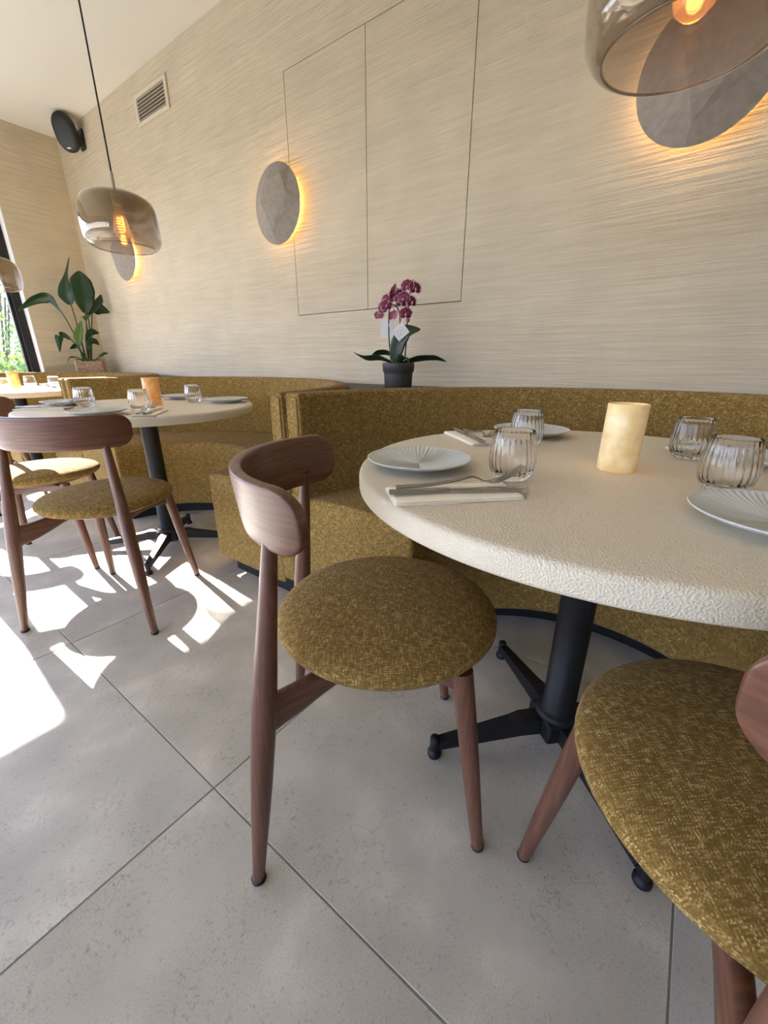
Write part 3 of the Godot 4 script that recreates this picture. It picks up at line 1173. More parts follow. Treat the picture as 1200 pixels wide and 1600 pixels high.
func build_place_settings() -> void:
	var tumbler := make_tumbler()
	var plate := make_plate()
	var napkin := make_napkin()
	var fork0: Node3D = null
	var knife0: Node3D = null
	# [table, angle, where, phrase for what stands there, glass angle, cutlery?]
	var places := [
		[T1, 143.5, "on nearest table by the foreground chair", "at left", -22.5, 2],
		[T1, 230.0, "at back left of nearest table", "at back", -19.0, 2],
		[T1, -32.0, "at back right of nearest table beyond lamp", "at back right", -24.0, 2],
		[T1, 43.0, "on nearest table at right picture edge", "at right", -23.0, 1],
		[T2, 50.0, "on middle table behind the chair back", "front right", -22.0, 2],
		[T2, 145.0, "on middle table at its left end", "left", -22.0, 2],
		[T2, -62.0, "at right end of middle table", "right", -20.0, 2],
		[T2, 235.0, "on middle table behind its lamp", "far", -19.0, 2],
		[T3, 50.0, "on far corner table, front right", "right", -22.0, 0],
		[T3, -62.0, "on far corner table by sunlit banquette arm", "wall side", -20.0, 0],
		[T3, 235.0, "on far corner table behind its lamp", "behind", -19.0, 0],
		[T3, 145.0, "on far corner table at window side", "window side", -22.0, 0]]
	for p in places:
		var c: Vector3 = p[0] + Vector3(0, TY, 0)
		var ang := deg_to_rad(p[1])
		var outv := Vector3(cos(ang), 0, sin(ang))
		var right := Vector3(outv.z, 0, -outv.x)          # to the right of someone facing the table centre
		var o := put(numbered("dinner_plate"), plate, M["plate_glaze"], self, c + outv * (0.343 if p[5] == 1 else 0.392))
		o.rotation.y = rng.randf() * TAU
		tag(o, "pale grey plate with fine rays " + p[2], "plate", "rayed plates")
		var ga := deg_to_rad(p[1] + p[4])
		var gp := c + Vector3(cos(ga), 0, sin(ga)) * (0.205 if p[5] == 1 else 0.246)
		o = put(numbered("water_tumbler"), tumbler, M["tumbler_glass"], self, gp + Vector3(0, 0.0005, 0))
		o.rotation.y = rng.randf() * TAU
		tag(o, "clear ribbed stemless tumbler " + p[2], "glass", "ribbed tumblers")
		if p[5] == 0:
			continue
		var nc := c + outv * 0.351 + right * 0.192
		# napkin lies along the diner's line of sight, turned a little
		var facing := (-outv).rotated(Vector3.UP, deg_to_rad(9.0))
		var yaw := atan2(-facing.x, -facing.z)
		o = put(numbered("napkin"), napkin, M["napkin"], self, nc)
		o.rotation.y = yaw
		tag(o, "folded cream napkin " + p[2], "napkin", "folded napkins under the cutlery")
		var nx := Basis(Vector3.UP, yaw)
		var fy := 0.0075
		var fat: Vector3 = nc + nx * Vector3(-0.016, fy, -0.012)
		var kat: Vector3 = nc + nx * Vector3(0.01, fy, -0.006)
		var fl: String = "steel fork on the cream napkin " + p[2]
		var kl: String = "steel knife on the cream napkin " + p[2]
		if fork0 == null:
			fork0 = thing("fork", fl, "fork", fat, yaw - 0.06, "steel forks")
			make_fork(fork0)
			knife0 = thing("knife", kl, "knife", kat, yaw - 0.02, "steel knives")
			make_knife(knife0)
		else:
			copy_of(fork0, "fork", fl, fat, yaw - 0.06)
			copy_of(knife0, "knife", kl, kat, yaw - 0.02)

	var st := begin()
	lathe(st, [Vector2(0, 0), Vector2(0.0355, 0), Vector2(0.0365, 0.001), Vector2(0.0365, 0.04), Vector2(0.0365, 0.09), Vector2(0.0365, 0.1295), Vector2(0.0355, 0.131), Vector2(0.031, 0.131), Vector2(0.03, 0.1295), Vector2(0.029, 0.12), Vector2(0, 0.12)], 48)
	var lamp_mesh := commit(st)
	for d in [
		[T1 + Vector3(0.022, 0, 0.008), "cream onyx cylinder lamp glowing on the nearest table"],
		[T2 + Vector3(0.04, 0, -0.03), "amber onyx cylinder lamp on the middle table"],
		[T3 + Vector3(-0.1, 0, -0.02), "bright orange onyx cylinder lamp on the far corner table"]]:
		var o := thing("table_lamp", d[1], "lamp", d[0] + Vector3(0, TY + 0.0005, 0), 0.0, "onyx table lamps")
		put("lamp_body", lamp_mesh, M["onyx"] if d[0].x > -1.0 else M["onyx_amber"], o)
		var l := OmniLight3D.new()
		l.name = "lamp_light"
		l.light_color = Color(1.0, 0.72, 0.4)
		l.light_energy = 0.0006
		l.omni_range = 12.0
		l.omni_attenuation = 2.0
		l.light_size = 0.02
		l.shadow_enabled = true
		l.position = Vector3(0, 0.06, 0)
		o.add_child(l)


# ---------------------------------------------------------------- pendants and wall discs
func build_lamps() -> void:
	for d in [
		[Vector3(-0.12, 1.43, -0.95), "large amber glass pendant lamp over the nearest table, cut by the top edge"],
		[Vector3(-2.157, 1.442, -1.006), "amber glass pendant lamp hanging on a long cord over the middle table"],
		[Vector3(-4.14, 1.452, -1.0), "amber glass pendant lamp at the far left against the window"]]:
		pendant(d[0], d[1])
	for d in [
		[-0.18, "grey faceted stone wall lamp behind the large pendant at top right"],
		[-2.305, "grey faceted stone wall lamp glowing beside the access panel joint"],
		[-4.41, "grey faceted stone wall lamp farthest away behind the smaller pendant"]]:
		wall_disc(d[0], d[1])


func pendant(t: Vector3, label: String) -> void:
	var y0 := t.y
	var o := thing("pendant_lamp", label, "lamp", t, 0.0, "amber glass pendants")
	var outer := spline([Vector3(0.118, 0.0, 0), Vector3(0.132, 0.004, 0), Vector3(0.147, 0.025, 0), Vector3(0.152, 0.06, 0), Vector3(0.151, 0.11, 0), Vector3(0.146, 0.15, 0), Vector3(0.13, 0.178, 0), Vector3(0.095, 0.197, 0), Vector3(0.05, 0.206, 0), Vector3(0.012, 0.208, 0)], 4)
	var prof := []
	for q in outer:
		prof.append(Vector2(q.x, q.y))
	var film := prof.duplicate()
	var n := prof.size()
	for k in n:
		var q: Vector2 = prof[n - 1 - k]
		prof.append(Vector2(maxf(q.x - 0.0035, 0.01), q.y - (0.0035 if k < n * 0.5 else 0.0) + (0.001 if k > n - 3 else 0.0)))
	prof.append(prof[0])
	var st := begin()
	lathe(st, prof, 72)
	var shade := part("glass_shade", st, M["shade_glass"], o)
	st = begin()
	var inner := []
	for q in film:
		inner.append(Vector2(maxf(q.x - 0.0018, 0.008), q.y - (0.0018 if q.y > 0.15 else 0.0)))
	lathe(st, inner, 72)
	grid_ring(o, 0.1185, 0.0022, 0.0005)
	var fm := part("gold_film", st, M["gold_film"], shade)
	fm.set_meta("label", "gold metallic film fading downwards")
	st = begin()
	lathe(st, [Vector2(0.0, 0.185), Vector2(0.02, 0.185), Vector2(0.02, 0.21), Vector2(0.012, 0.214), Vector2(0.0055, 0.216), Vector2(0.0055, 0.275), Vector2(0.003, 0.278), Vector2(0, 0.278)], 20)
	part("stem", st, M["nickel"], o)
	st = begin()
	lathe(st, [Vector2(0, 0.16), Vector2(0.018, 0.16), Vector2(0.018, 0.19), Vector2(0, 0.19)], 20)
	part("socket", st, M["nickel"], o)
	st = begin()
	tube(st, [Vector3(0, 0.276, 0), Vector3(0, 0.8, 0), Vector3(0, CEIL - y0, 0)], 0.0032, 8)
	part("cord", st, M["cord"], o)
	st = begin()
	lathe(st, [Vector2(0, CEIL - y0 - 0.03), Vector2(0.05, CEIL - y0 - 0.03), Vector2(0.05, CEIL - y0), Vector2(0, CEIL - y0)], 28)
	part("ceiling_rose", st, M["cord"], o)
	# bulb with a spiral filament
	st = begin()
	lathe(st, [Vector2(0, 0.032), Vector2(0.014, 0.035), Vector2(0.026, 0.045), Vector2(0.032, 0.063), Vector2(0.031, 0.085), Vector2(0.023, 0.118), Vector2(0.016, 0.14), Vector2(0.0155, 0.16), Vector2(0, 0.161)], 32)
	var bulb := part("bulb", st, M["bulb_glass"], o)
	st = begin()
	var coil := []
	for k in 97:
		var a := k / 96.0 * TAU * 6.0
		var r := 0.011 + 0.003 * sin(k / 96.0 * PI)
		coil.append(Vector3(cos(a) * r, 0.058 + 0.06 * k / 96.0, sin(a) * r))
	tube(st, coil, 0.0009, 5)
	part("filament", st, M["filament_glow"], bulb)
	var l := OmniLight3D.new()
	l.name = "bulb_light"
	l.light_color = Color(1.0, 0.66, 0.32)
	l.light_energy = 0.004
	l.omni_range = 14.0
	l.omni_attenuation = 2.0
	l.light_size = 0.015
	l.shadow_enabled = true
	l.position = Vector3(0, 0.095, 0)
	o.add_child(l)


func grid_ring(o: Node3D, big: float, small: float, y: float) -> void:
	var st := begin()
	grid(st, 72, 10, func(u: float, v: float) -> Vector3:
		var a := 0.0 if u > 0.9999 else u * TAU
		var b := 0.0 if v > 0.9999 else v * TAU
		var r := big + small * cos(b)
		return Vector3(r * cos(a), y + small * sin(b), -r * sin(a)))
	part("rim", st, M["rim_glass"], o)


func wall_disc(x: float, label: String) -> void:
	var y := 1.88
	var o := thing("wall_lamp", label, "lamp", Vector3(x, y, WZ), 0.0, "faceted stone wall lamps")
	# faceted front: two rings of facets over a thick rim
	var st := begin()
	st.set_smooth_group(-1)
	var r := RandomNumberGenerator.new()
	r.seed = 21
	var R := 0.203
	var zb := 0.042
	var rim := []
	var back := []
	var N := 56
	for k in N:
		var a := TAU * k / N
		rim.append(Vector3(cos(a) * R, sin(a) * R * 1.04, zb + 0.013))
		back.append(Vector3(cos(a) * (R - 0.012), sin(a) * (R - 0.012) * 1.04, zb))
	var ring1 := []
	for k in 8:
		var a := TAU * (k + r.randf_range(-0.25, 0.25)) / 8.0
		var q := r.randf_range(0.115, 0.155)
		ring1.append(Vector3(cos(a) * q, sin(a) * q * 1.1, zb + r.randf_range(0.04, 0.066)))
	var ring2 := []
	for k in 5:
		var a := TAU * (k + 0.35 + r.randf_range(-0.2, 0.2)) / 5.0
		var q := r.randf_range(0.035, 0.075)
		ring2.append(Vector3(cos(a) * q, sin(a) * q * 1.7, zb + r.randf_range(0.066, 0.088)))
	stitch(st, rim, ring1)
	stitch(st, ring1, ring2)
	for k in range(1, 4):
		tri(st, ring2[0], ring2[k], ring2[k + 1])
	for k in N:
		var j := (k + 1) % N
		quad(st, back[k], back[j], rim[j], rim[k])
		tri(st, Vector3(0, 0, zb), back[j], back[k])
	part("stone_disc", st, M["disc_stone"], o)
	st = begin()
	grid(st, 48, 10, func(u: float, v: float) -> Vector3:
		var a := 0.0 if u > 0.9999 else u * TAU
		var b := 0.0 if v > 0.9999 else v * TAU
		var rr := 0.105 + 0.006 * cos(b)
		return Vector3(rr * cos(a), rr * sin(a), 0.034 + 0.006 * sin(b)))
	part("light_ring", st, M["led_glow"], o)
	st = begin()
	grid(st, 24, 1, func(u: float, v: float) -> Vector3:
		var a := 0.0 if u > 0.9999 else u * TAU
		return Vector3(0.05 * cos(a), 0.05 * sin(a), v * 0.046))
	part("wall_mount", st, M["white_paint"], o)
	for k in 10:
		var a := TAU * k / 10.0
		var l := OmniLight3D.new()
		l.name = "ring_light"
		l.light_color = Color(1.0, 0.8, 0.52)
		l.light_energy = 0.0055
		l.omni_range = 12.0
		l.omni_attenuation = 2.0
		l.light_size = 0.006
		l.shadow_enabled = true
		l.position = Vector3(cos(a) * 0.112, sin(a) * 0.112, 0.026)
		o.add_child(l, true)


# triangles between an outer and an inner ring, both counter-clockwise, by angle
func stitch(st: SurfaceTool, outer: Array, inner: Array) -> void:
	var ang := func(v: Vector3) -> float: return fposmod(atan2(v.y, v.x), TAU)
	outer = outer.duplicate()
	inner = inner.duplicate()
	outer.sort_custom(func(p, q): return ang.call(p) < ang.call(q))
	inner.sort_custom(func(p, q): return ang.call(p) < ang.call(q))
	var i := 0
	var j := 0
	var no := outer.size()
	var ni := inner.size()
	while i < no or j < ni:
		var ao: float = ang.call(outer[(i + 1) % no]) + (TAU if i + 1 >= no else 0.0)
		var ai: float = ang.call(inner[(j + 1) % ni]) + (TAU if j + 1 >= ni else 0.0)
		if j >= ni or (i < no and ao <= ai):
			tri(st, outer[i % no], outer[(i + 1) % no], inner[j % ni])
			i += 1
		else:
			tri(st, outer[i % no], inner[(j + 1) % ni], inner[j % ni])
			j += 1


# ---------------------------------------------------------------- speaker and vent
func build_wall_things() -> void:
	var o := thing("wall_speaker", "dark oval loudspeaker on a bracket high in the corner under the ceiling", "speaker", Vector3(-4.86, 2.835, WZ + 0.13))
	var st := begin()
	var bas := Basis(Vector3.UP, deg_to_rad(42.0)) * Basis(Vector3.RIGHT, deg_to_rad(22.0)) * Basis(Vector3.BACK, deg_to_rad(0.0))
	grid(st, 40, 24, func(u: float, v: float) -> Vector3:
		var a := 0.0 if u > 0.9999 else u * TAU
		var b := lerpf(-PI / 2, PI / 2, v)
		var cb := pow(maxf(cos(b), 0.0), 0.45)
		var sb := signf(sin(b)) * pow(absf(sin(b)), 0.6)
		var q := Vector3(0.088 * cos(a) * cb, 0.105 * sin(a) * cb, 0.045 * sb)
		q.y += 0.03 * signf(sin(a)) * cb * minf(1.0, absf(sin(a)) * 6.0)
		return bas * q)
	part("enclosure", st, M["black_plastic"], o)
	st = begin()
	box(st, bas * Vector3(0.0, -0.1, 0.045), Vector3(0.03, 0.008, 0.003), 0.0005, bas)
	part("badge", st, M["paper"], o)
	st = begin()
	rod(st, [bas * Vector3(0, 0, -0.03), Vector3(-0.01, -0.01, -0.09), Vector3(-0.01, -0.01, -0.125)], [0.022, 0.02, 0.03], [0.035, 0.03, 0.05], 16, Vector3.UP, 0.6)
	var br := part("bracket", st, M["black_plastic"], o)
	st = begin()
	box(st, Vector3(-0.01, -0.01, -0.121), Vector3(0.085, 0.15, 0.018), 0.006)
	part("wall_plate", st, M["black_plastic"], br)

	o = thing("air_vent", "small cream louvred air vent high on the plaster wall", "vent", Vector3(-3.635, 2.752, WZ))
	var w := 0.46
	var h := 0.19
	st = begin()
	box(st, Vector3(0, h / 2 - 0.0125, 0.007), Vector3(w, 0.025, 0.014), 0.002)
	box(st, Vector3(0, -h / 2 + 0.0125, 0.007), Vector3(w, 0.025, 0.014), 0.002)
	box(st, Vector3(w / 2 - 0.016, 0, 0.007), Vector3(0.032, h - 0.05, 0.014), 0.002)
	box(st, Vector3(-w / 2 + 0.016, 0, 0.007), Vector3(0.032, h - 0.05, 0.014), 0.002)
	part("frame", st, M["vent_paint"], o)
	st = begin()
	box(st, Vector3(0, 0, 0.0015), Vector3(w - 0.06, h - 0.045, 0.003))
	part("backing", st, M["vent_dark"], o)
	for k in 7:
		st = begin()
		box(st, Vector3(0, -h / 2 + 0.035 + k * 0.02, 0.008), Vector3(w - 0.062, 0.003, 0.013), 0.0006, Basis(Vector3.RIGHT, deg_to_rad(38.0)))
		part("slat", st, M["vent_paint"], o)


# ---------------------------------------------------------------- orchid
func leaf_blade(st: SurfaceTool, line: Array, width: Array, across: Vector3, fold := 0.15, thick := 0.0012) -> void:
	var n := line.size()
	var ws := lerp_list(width, n)
	for side in [1, -1]:
		grid(st, 8, n - 1, func(u: float, v: float) -> Vector3:
			var i := roundi(v * (n - 1))
			var t: Vector3 = (line[mini(i + 1, n - 1)] - line[maxi(i - 1, 0)]).normalized()
			var s := (across - t * across.dot(t)).normalized()
			var nn := s.cross(t).normalized()
			var x: float = (u * 2.0 - 1.0) * side
			return line[i] + s * x * ws[i] + nn * (absf(x) * ws[i] * fold + side * thick * (1.0 - absf(x)) * -1.0))


func build_orchid() -> void:
	var at := Vector3(-1.232, 0.8465, -1.8)
	var o := thing("potted_orchid", "purple orchid with two hanging tags in a dark grey pot on the ledge", "plant", at)
	var st := begin()
	lathe(st, [Vector2(0, 0), Vector2(0.066, 0), Vector2(0.069, 0.003), Vector2(0.072, 0.07), Vector2(0.073, 0.078), Vector2(0.079, 0.084), Vector2(0.081, 0.12), Vector2(0.08, 0.124), Vector2(0.076, 0.124), Vector2(0.074, 0.115), Vector2(0, 0.112)], 40)
	var pot := part("pot", st, M["pot_grey"], o)
	st = begin()
	lathe(st, [Vector2(0, 0.112), Vector2(0.073, 0.112), Vector2(0.06, 0.122), Vector2(0, 0.126)], 24)
	part("bark_mulch", st, M["soil"], pot)
	var view_side := Vector3(0.81, 0, -0.59)
	var leaves := [
		[[Vector3(-0.01, 0.115, 0), Vector3(-0.09, 0.15, 0.03), Vector3(-0.17, 0.15, 0.05), Vector3(-0.235, 0.175, 0.07)], [0.012, 0.026, 0.024, 0.002], Vector3(0.2, 0.5, 0.8)],
		[[Vector3(0, 0.115, -0.01), Vector3(-0.07, 0.17, -0.03), Vector3(-0.14, 0.175, -0.02), Vector3(-0.18, 0.15, 0.0)], [0.01, 0.024, 0.02, 0.002], Vector3(0.1, 0.6, 0.8)],
		[[Vector3(0.0, 0.115, 0.01), Vector3(0.0, 0.18, 0.02), Vector3(0.04, 0.26, 0.01), Vector3(0.105, 0.275, -0.03)], [0.012, 0.036, 0.038, 0.004], Vector3(0.8, -0.3, -0.3)],
		[[Vector3(0.01, 0.115, 0), Vector3(0.08, 0.14, -0.05), Vector3(0.15, 0.145, -0.1), Vector3(0.2, 0.13, -0.13)], [0.012, 0.024, 0.02, 0.002], Vector3(0.3, 0.5, 0.6)],
		[[Vector3(0.01, 0.115, 0.01), Vector3(0.05, 0.15, 0.05), Vector3(0.1, 0.15, 0.09), Vector3(0.14, 0.12, 0.11)], [0.01, 0.022, 0.018, 0.002], Vector3(-0.5, 0.3, 0.5)]]
	for l in leaves:
		st = begin()
		leaf_blade(st, spline(l[0], 5), l[1], l[2])
		part("leaf", st, M["orchid_leaf"], o)
	# two flower stems tied to canes
	var stems := [
		[Vector3(-0.03, 0.115, 0.02), Vector3(-0.045, 0.24, 0.02), Vector3(-0.045, 0.35, 0.02), Vector3(-0.03, 0.42, 0.02), Vector3(0.0, 0.455, 0.01)],
		[Vector3(0.03, 0.115, -0.01), Vector3(0.04, 0.25, -0.01), Vector3(0.045, 0.36, -0.01), Vector3(0.055, 0.44, -0.01), Vector3(0.075, 0.485, 0.0)],
		[Vector3(0.015, 0.115, 0.01), Vector3(0.012, 0.25, 0.01), Vector3(0.012, 0.33, 0.01), Vector3(-0.01, 0.38, 0.01), Vector3(-0.04, 0.385, 0.01)]]
	for s in stems:
		st = begin()
		tube(st, spline(s, 5), 0.0032, 7)
		part("stem", st, M["orchid_stem"], o)
	st = begin()
	lathe(st, [Vector2(0, -0.012), Vector2(0.009, -0.01), Vector2(0.009, 0.01), Vector2(0, 0.012)], 12)
	part("clip", st, M["petal_back"], o, Vector3(0.045, 0.32, -0.01))
	# flowers: position relative to the pot foot, facing, size, turned away?
	var toward := Vector3(0.55, 0.0, 0.8)
	var flowers := [
		[Vector3(0.055, 0.46, 0.015), Vector3(0.3, 0.1, 0.9), 0.05, false],
		[Vector3(0.085, 0.45, -0.005), Vector3(0.8, 0.1, 0.5), 0.05, false],
		[Vector3(0.04, 0.41, 0.02), Vector3(0.2, 0.0, 1.0), 0.05, false],
		[Vector3(0.07, 0.395, 0.0), Vector3(0.9, 0.0, 0.4), 0.045, false],
		[Vector3(0.045, 0.345, 0.01), Vector3(0.6, 0.0, 0.8), 0.05, false],
		[Vector3(-0.035, 0.435, 0.025), Vector3(-0.8, 0.3, 0.5), 0.048, false],
		[Vector3(-0.01, 0.415, 0.02), Vector3(0.2, 0.3, 0.9), 0.05, false],
		[Vector3(-0.075, 0.375, 0.03), Vector3(-0.1, 0.0, 1.0), 0.052, false],
		[Vector3(-0.05, 0.385, 0.035), Vector3(0.4, 0.1, 0.9), 0.048, false],
		[Vector3(0.005, 0.4, -0.01), Vector3(0.5, 0.0, 0.7), 0.045, false],
		[Vector3(-0.022, 0.452, 0.015), Vector3(-0.5, 0.2, 0.7), 0.046, false],
		[Vector3(-0.062, 0.408, 0.028), Vector3(-0.2, 0.2, 0.9), 0.05, false],
		[Vector3(0.012, 0.43, 0.0), Vector3(0.7, 0.1, 0.5), 0.045, false],
		[Vector3(-0.105, 0.345, 0.02), Vector3(-0.4, -0.2, -0.8), 0.042, true],
		[Vector3(-0.025, 0.34, 0.015), Vector3(0.1, -0.3, -0.9), 0.05, true]]
	for f in flowers:
		orchid_flower(o, f[0], f[1], f[2], f[3])
	# tags
	var face := atan2(toward.x, toward.z)
	var bas := Basis(Vector3.UP, face)
	st = begin()
	box(st, Vector3(-0.078, 0.282, -0.01), Vector3(0.062, 0.082, 0.0008), 0.0, bas)
	part("tag", st, M["paper"], o).set_meta("label", "blank white rectangular tag")
	var tb := bas * Basis(Vector3.BACK, deg_to_rad(40.0))
	st = begin()
	box(st, Vector3(0.03, 0.265, 0.03), Vector3(0.066, 0.058, 0.0008), 0.0, tb)
	var tg := part("tag", st, M["paper"], o)
	tg.set_meta("label", "white tag hung by one corner with blue handwriting")
	st = begin()
	for row in 3:
		for k in 5:
			var wv := 0.004 + 0.003 * sin(row * 3.0 + k * 1.7)
			box(st, Vector3(0.03, 0.265, 0.03) + tb * Vector3(-0.018 + k * 0.009, 0.01 - row * 0.011, 0.0006), Vector3(wv, 0.0018, 0.0004), 0.0, tb)
	part("handwriting", st, M["ink"], tg)
	st = begin()
	tube(st, [Vector3(0.012, 0.33, 0.012), Vector3(0.02, 0.305, 0.025), Vector3(0.028, 0.3, 0.03)], 0.0008, 5)
	part("tag_thread", st, M["ink"], tg)


func orchid_flower(o: Node3D, at: Vector3, dir: Vector3, s: float, away: bool) -> void:
	var bas := Basis.looking_at(-dir.normalized(), Vector3.UP)    # +z of the flower points along dir
	var st := begin()
	var parts := [[90.0, 0.5, 0.3], [215.0, 0.5, 0.28], [325.0, 0.5, 0.28], [10.0, 0.55, 0.46], [170.0, 0.55, 0.46]]
	for p in parts:
		var a := deg_to_rad(p[0])
		var d := Vector3(cos(a), sin(a), 0)
		var line := []
		for k in 6:
			var t := k / 5.0
			line.append(at + bas * (d * s * p[1] * t * 1.15 + Vector3(0, 0, s * (0.12 * sin(t * PI) - 0.06 * t))))
		var w: float = s * p[2] * 0.9
		leaf_blade(st, line, [w * 0.25, w * 0.75, w, w * 0.95, w * 0.65, w * 0.1], bas * Vector3(-d.y, d.x, 0), 0.12, 0.0006)
	var fl := part("flower", st, M["petal_back"] if away else M["petal"], o)
	if away:
		return
	st = begin()
	for p in parts:
		var a := deg_to_rad(p[0])
		var d := Vector3(cos(a), sin(a), 0)
		var line := []
		for k in 9:
			var b := k / 8.0 * PI - PI / 2
			var tip: Vector3 = d * s * p[1] * (0.75 + 0.42 * cos(b)) + Vector3(-d.y, d.x, 0) * s * p[2] * 0.88 * sin(b)
			line.append(at + bas * (tip + Vector3(0, 0, s * 0.01)))
		tube(st, line, s * 0.032, 4)
	part("petal_edge", st, M["petal_edge"], fl)
	st = begin()
	grid(st, 10, 6, func(u: float, v: float) -> Vector3:
		var b := lerpf(-PI / 2, PI / 2, v)
		var a := 0.0 if u > 0.9999 else u * TAU
		return at + bas * (Vector3(0, -s * 0.12, s * 0.12) + Vector3(cos(a) * cos(b) * s * 0.1, sin(b) * s * 0.16, sin(a) * cos(b) * s * 0.14)))
	part("lip", st, M["petal_edge"], fl)


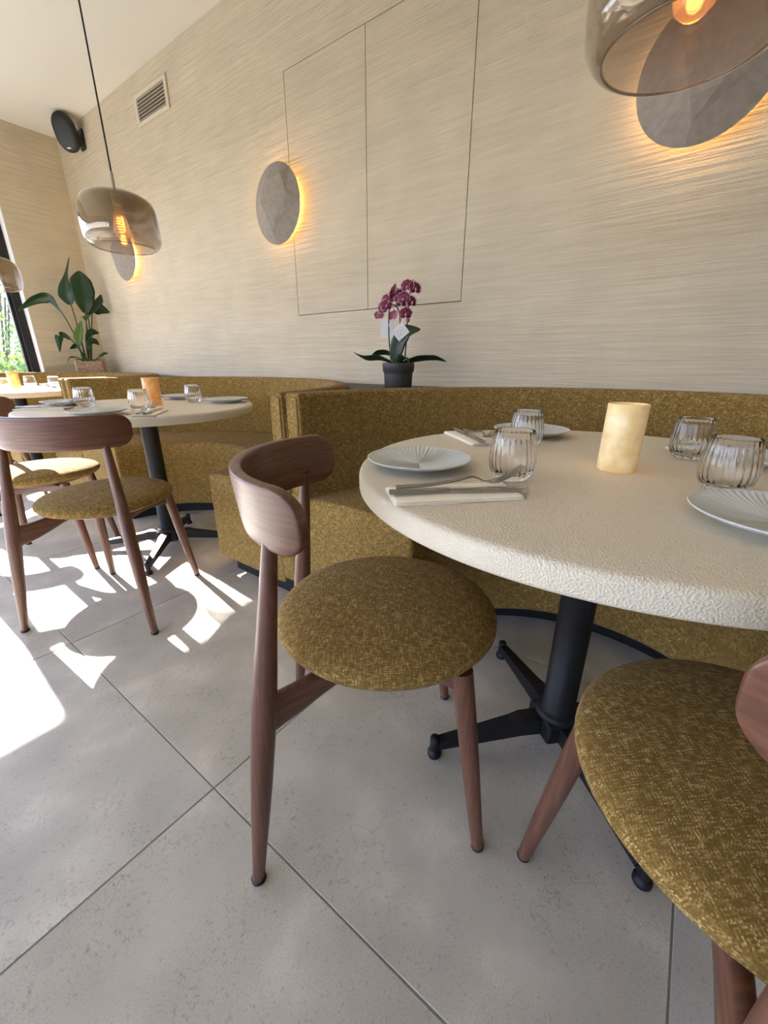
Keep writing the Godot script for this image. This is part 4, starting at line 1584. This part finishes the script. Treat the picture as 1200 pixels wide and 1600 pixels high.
# ---------------------------------------------------------------- bird of paradise plant in the corner
func build_planter() -> void:
	var at := Vector3(-5.17, 0.8465, -1.83)
	var o := thing("corner_plant", "broad leaved green plant in a brown box planter on the corner ledge by the window", "plant", at)
	var bas := Basis(Vector3.UP, deg_to_rad(66.0))
	var st := begin()
	box(st, Vector3(0, 0.07, 0), Vector3(0.25, 0.14, 0.15), 0.012, bas)
	var pl := part("planter_box", st, M["planter"], o)
	st = begin()
	box(st, Vector3(0, 0.143, 0), Vector3(0.22, 0.008, 0.12), 0.002, bas)
	part("soil", st, M["soil"], pl)
	var side := Vector3(0.34, 0, -0.94)
	# stem points, then blade points, blade half widths, direction across the blade, pale?
	var L := [
		[[Vector3(-5.1, 0.98, -1.78), Vector3(-5.07, 1.36, -1.76), Vector3(-5.07, 1.5, -1.75)], [Vector3(-5.07, 1.49, -1.75), Vector3(-5.075, 1.6, -1.735), Vector3(-5.07, 1.72, -1.76), Vector3(-5.04, 1.9, -1.82)], [0.02, 0.07, 0.045, 0.012, 0.003], Vector3(0.5, 0.1, -0.7), false],
		[[Vector3(-5.1, 0.98, -1.8), Vector3(-5.04, 1.24, -1.82), Vector3(-5.03, 1.43, -1.85)], [Vector3(-5.03, 1.42, -1.85), Vector3(-5.0, 1.55, -1.85), Vector3(-5.01, 1.68, -1.86), Vector3(-5.02, 1.79, -1.87)], [0.02, 0.08, 0.1, 0.085, 0.008], Vector3(0.34, 0, -0.94), false],
		[[Vector3(-5.12, 0.98, -1.76), Vector3(-5.08, 1.23, -1.72), Vector3(-5.1, 1.44, -1.66)], [Vector3(-5.1, 1.43, -1.66), Vector3(-5.11, 1.52, -1.62), Vector3(-5.13, 1.54, -1.57), Vector3(-5.17, 1.5, -1.47), Vector3(-5.21, 1.41, -1.36)], [0.012, 0.04, 0.05, 0.035, 0.003], Vector3(0.45, 0.9, 0.2), false],
		[[Vector3(-5.1, 0.98, -1.82), Vector3(-5.03, 1.27, -1.85), Vector3(-5.03, 1.41, -1.86)], [Vector3(-5.03, 1.4, -1.86), Vector3(-5.01, 1.46, -1.9), Vector3(-5.0, 1.47, -1.96), Vector3(-4.97, 1.44, -2.045)], [0.012, 0.05, 0.065, 0.004], Vector3(0.35, 0.95, 0.0), false],
		[[Vector3(-5.09, 0.98, -1.82), Vector3(-5.02, 1.3, -1.87), Vector3(-5.01, 1.44, -1.9)], [Vector3(-5.01, 1.43, -1.9), Vector3(-4.99, 1.5, -1.95), Vector3(-4.99, 1.55, -1.985), Vector3(-4.98, 1.6, -2.0)], [0.012, 0.04, 0.03, 0.003], Vector3(0.3, 0.3, -0.8), false],
		[[Vector3(-5.1, 0.98, -1.8), Vector3(-5.04, 1.25, -1.83), Vector3(-5.02, 1.36, -1.83)], [Vector3(-5.02, 1.36, -1.83), Vector3(-4.97, 1.4, -1.82), Vector3(-4.93, 1.385, -1.8), Vector3(-4.9, 1.37, -1.77)], [0.012, 0.04, 0.045, 0.004], Vector3(0.3, 0.3, -0.9), true],
		[[Vector3(-5.11, 0.98, -1.78), Vector3(-5.08, 1.12, -1.72), Vector3(-5.09, 1.18, -1.68)], [Vector3(-5.09, 1.175, -1.68), Vector3(-5.11, 1.215, -1.64), Vector3(-5.12, 1.19, -1.6), Vector3(-5.13, 1.06, -1.58)], [0.01, 0.026, 0.036, 0.003], Vector3(0.2, 0.7, -0.7), false],
		[[Vector3(-5.1, 0.98, -1.79), Vector3(-5.07, 1.08, -1.74), Vector3(-5.06, 1.13, -1.73)], [Vector3(-5.06, 1.12, -1.73), Vector3(-5.05, 1.2, -1.74), Vector3(-5.05, 1.28, -1.77), Vector3(-5.05, 1.35, -1.8)], [0.015, 0.04, 0.03, 0.003], side, true],
		[[Vector3(-5.1, 0.98, -1.8), Vector3(-5.05, 1.09, -1.79), Vector3(-5.05, 1.17, -1.8)], [Vector3(-5.05, 1.165, -1.8), Vector3(-5.03, 1.22, -1.83), Vector3(-5.02, 1.25, -1.87), Vector3(-5.01, 1.24, -1.92)], [0.01, 0.035, 0.035, 0.003], Vector3(0.4, 0.8, -0.2), false],
		[[Vector3(-5.09, 0.98, -1.81), Vector3(-5.05, 1.06, -1.81), Vector3(-5.05, 1.12, -1.81)], [Vector3(-5.05, 1.115, -1.81), Vector3(-5.03, 1.16, -1.84), Vector3(-5.02, 1.16, -1.87), Vector3(-5.02, 1.13, -1.9)], [0.01, 0.03, 0.03, 0.003], Vector3(0.4, 0.8, -0.2), false],
		[[Vector3(-5.12, 0.98, -1.78), Vector3(-5.07, 1.06, -1.74), Vector3(-5.07, 1.1, -1.73)], [Vector3(-5.07, 1.095, -1.73), Vector3(-5.08, 1.12, -1.71), Vector3(-5.09, 1.11, -1.69), Vector3(-5.1, 1.09, -1.66)], [0.01, 0.026, 0.024, 0.003], Vector3(0.5, 0.7, 0.1), false],
		[[Vector3(-5.08, 0.98, -1.84), Vector3(-5.04, 1.0, -1.86), Vector3(-5.03, 1.01, -1.87)], [Vector3(-5.03, 1.01, -1.87), Vector3(-5.02, 1.03, -1.9), Vector3(-5.01, 1.05, -1.93), Vector3(-5.0, 1.05, -1.96)], [0.006, 0.02, 0.018, 0.003], Vector3(0.5, 0.7, 0.0), true],
		[[Vector3(-5.12, 0.98, -1.75), Vector3(-5.09, 1.0, -1.72), Vector3(-5.09, 1.01, -1.7)], [Vector3(-5.09, 1.01, -1.7), Vector3(-5.09, 1.015, -1.67), Vector3(-5.1, 1.01, -1.64), Vector3(-5.12, 0.95, -1.61)], [0.006, 0.016, 0.018, 0.003], Vector3(0.8, 0.4, 0.1), false]]
	for l in L:
		st = begin()
		var stem := []
		for q in spline(l[0], 5):
			stem.append(q - at)
		rod(st, stem, lerp_list([0.009, 0.006, 0.005], stem.size()), lerp_list([0.009, 0.006, 0.005], stem.size()), 8)
		part("stem", st, M["leaf_stem"], o)
		st = begin()
		var blade := []
		for q in spline(l[1], 6):
			blade.append(q - at)
		leaf_blade(st, blade, l[2], l[3], 0.22, 0.0015)
		var lf := part("leaf", st, M["big_leaf_pale"] if l[4] else M["big_leaf"], o)
		st = begin()
		tube(st, blade.slice(0, blade.size() - 3), 0.0028, 6)
		part("midrib", st, M["leaf_stem"], lf)
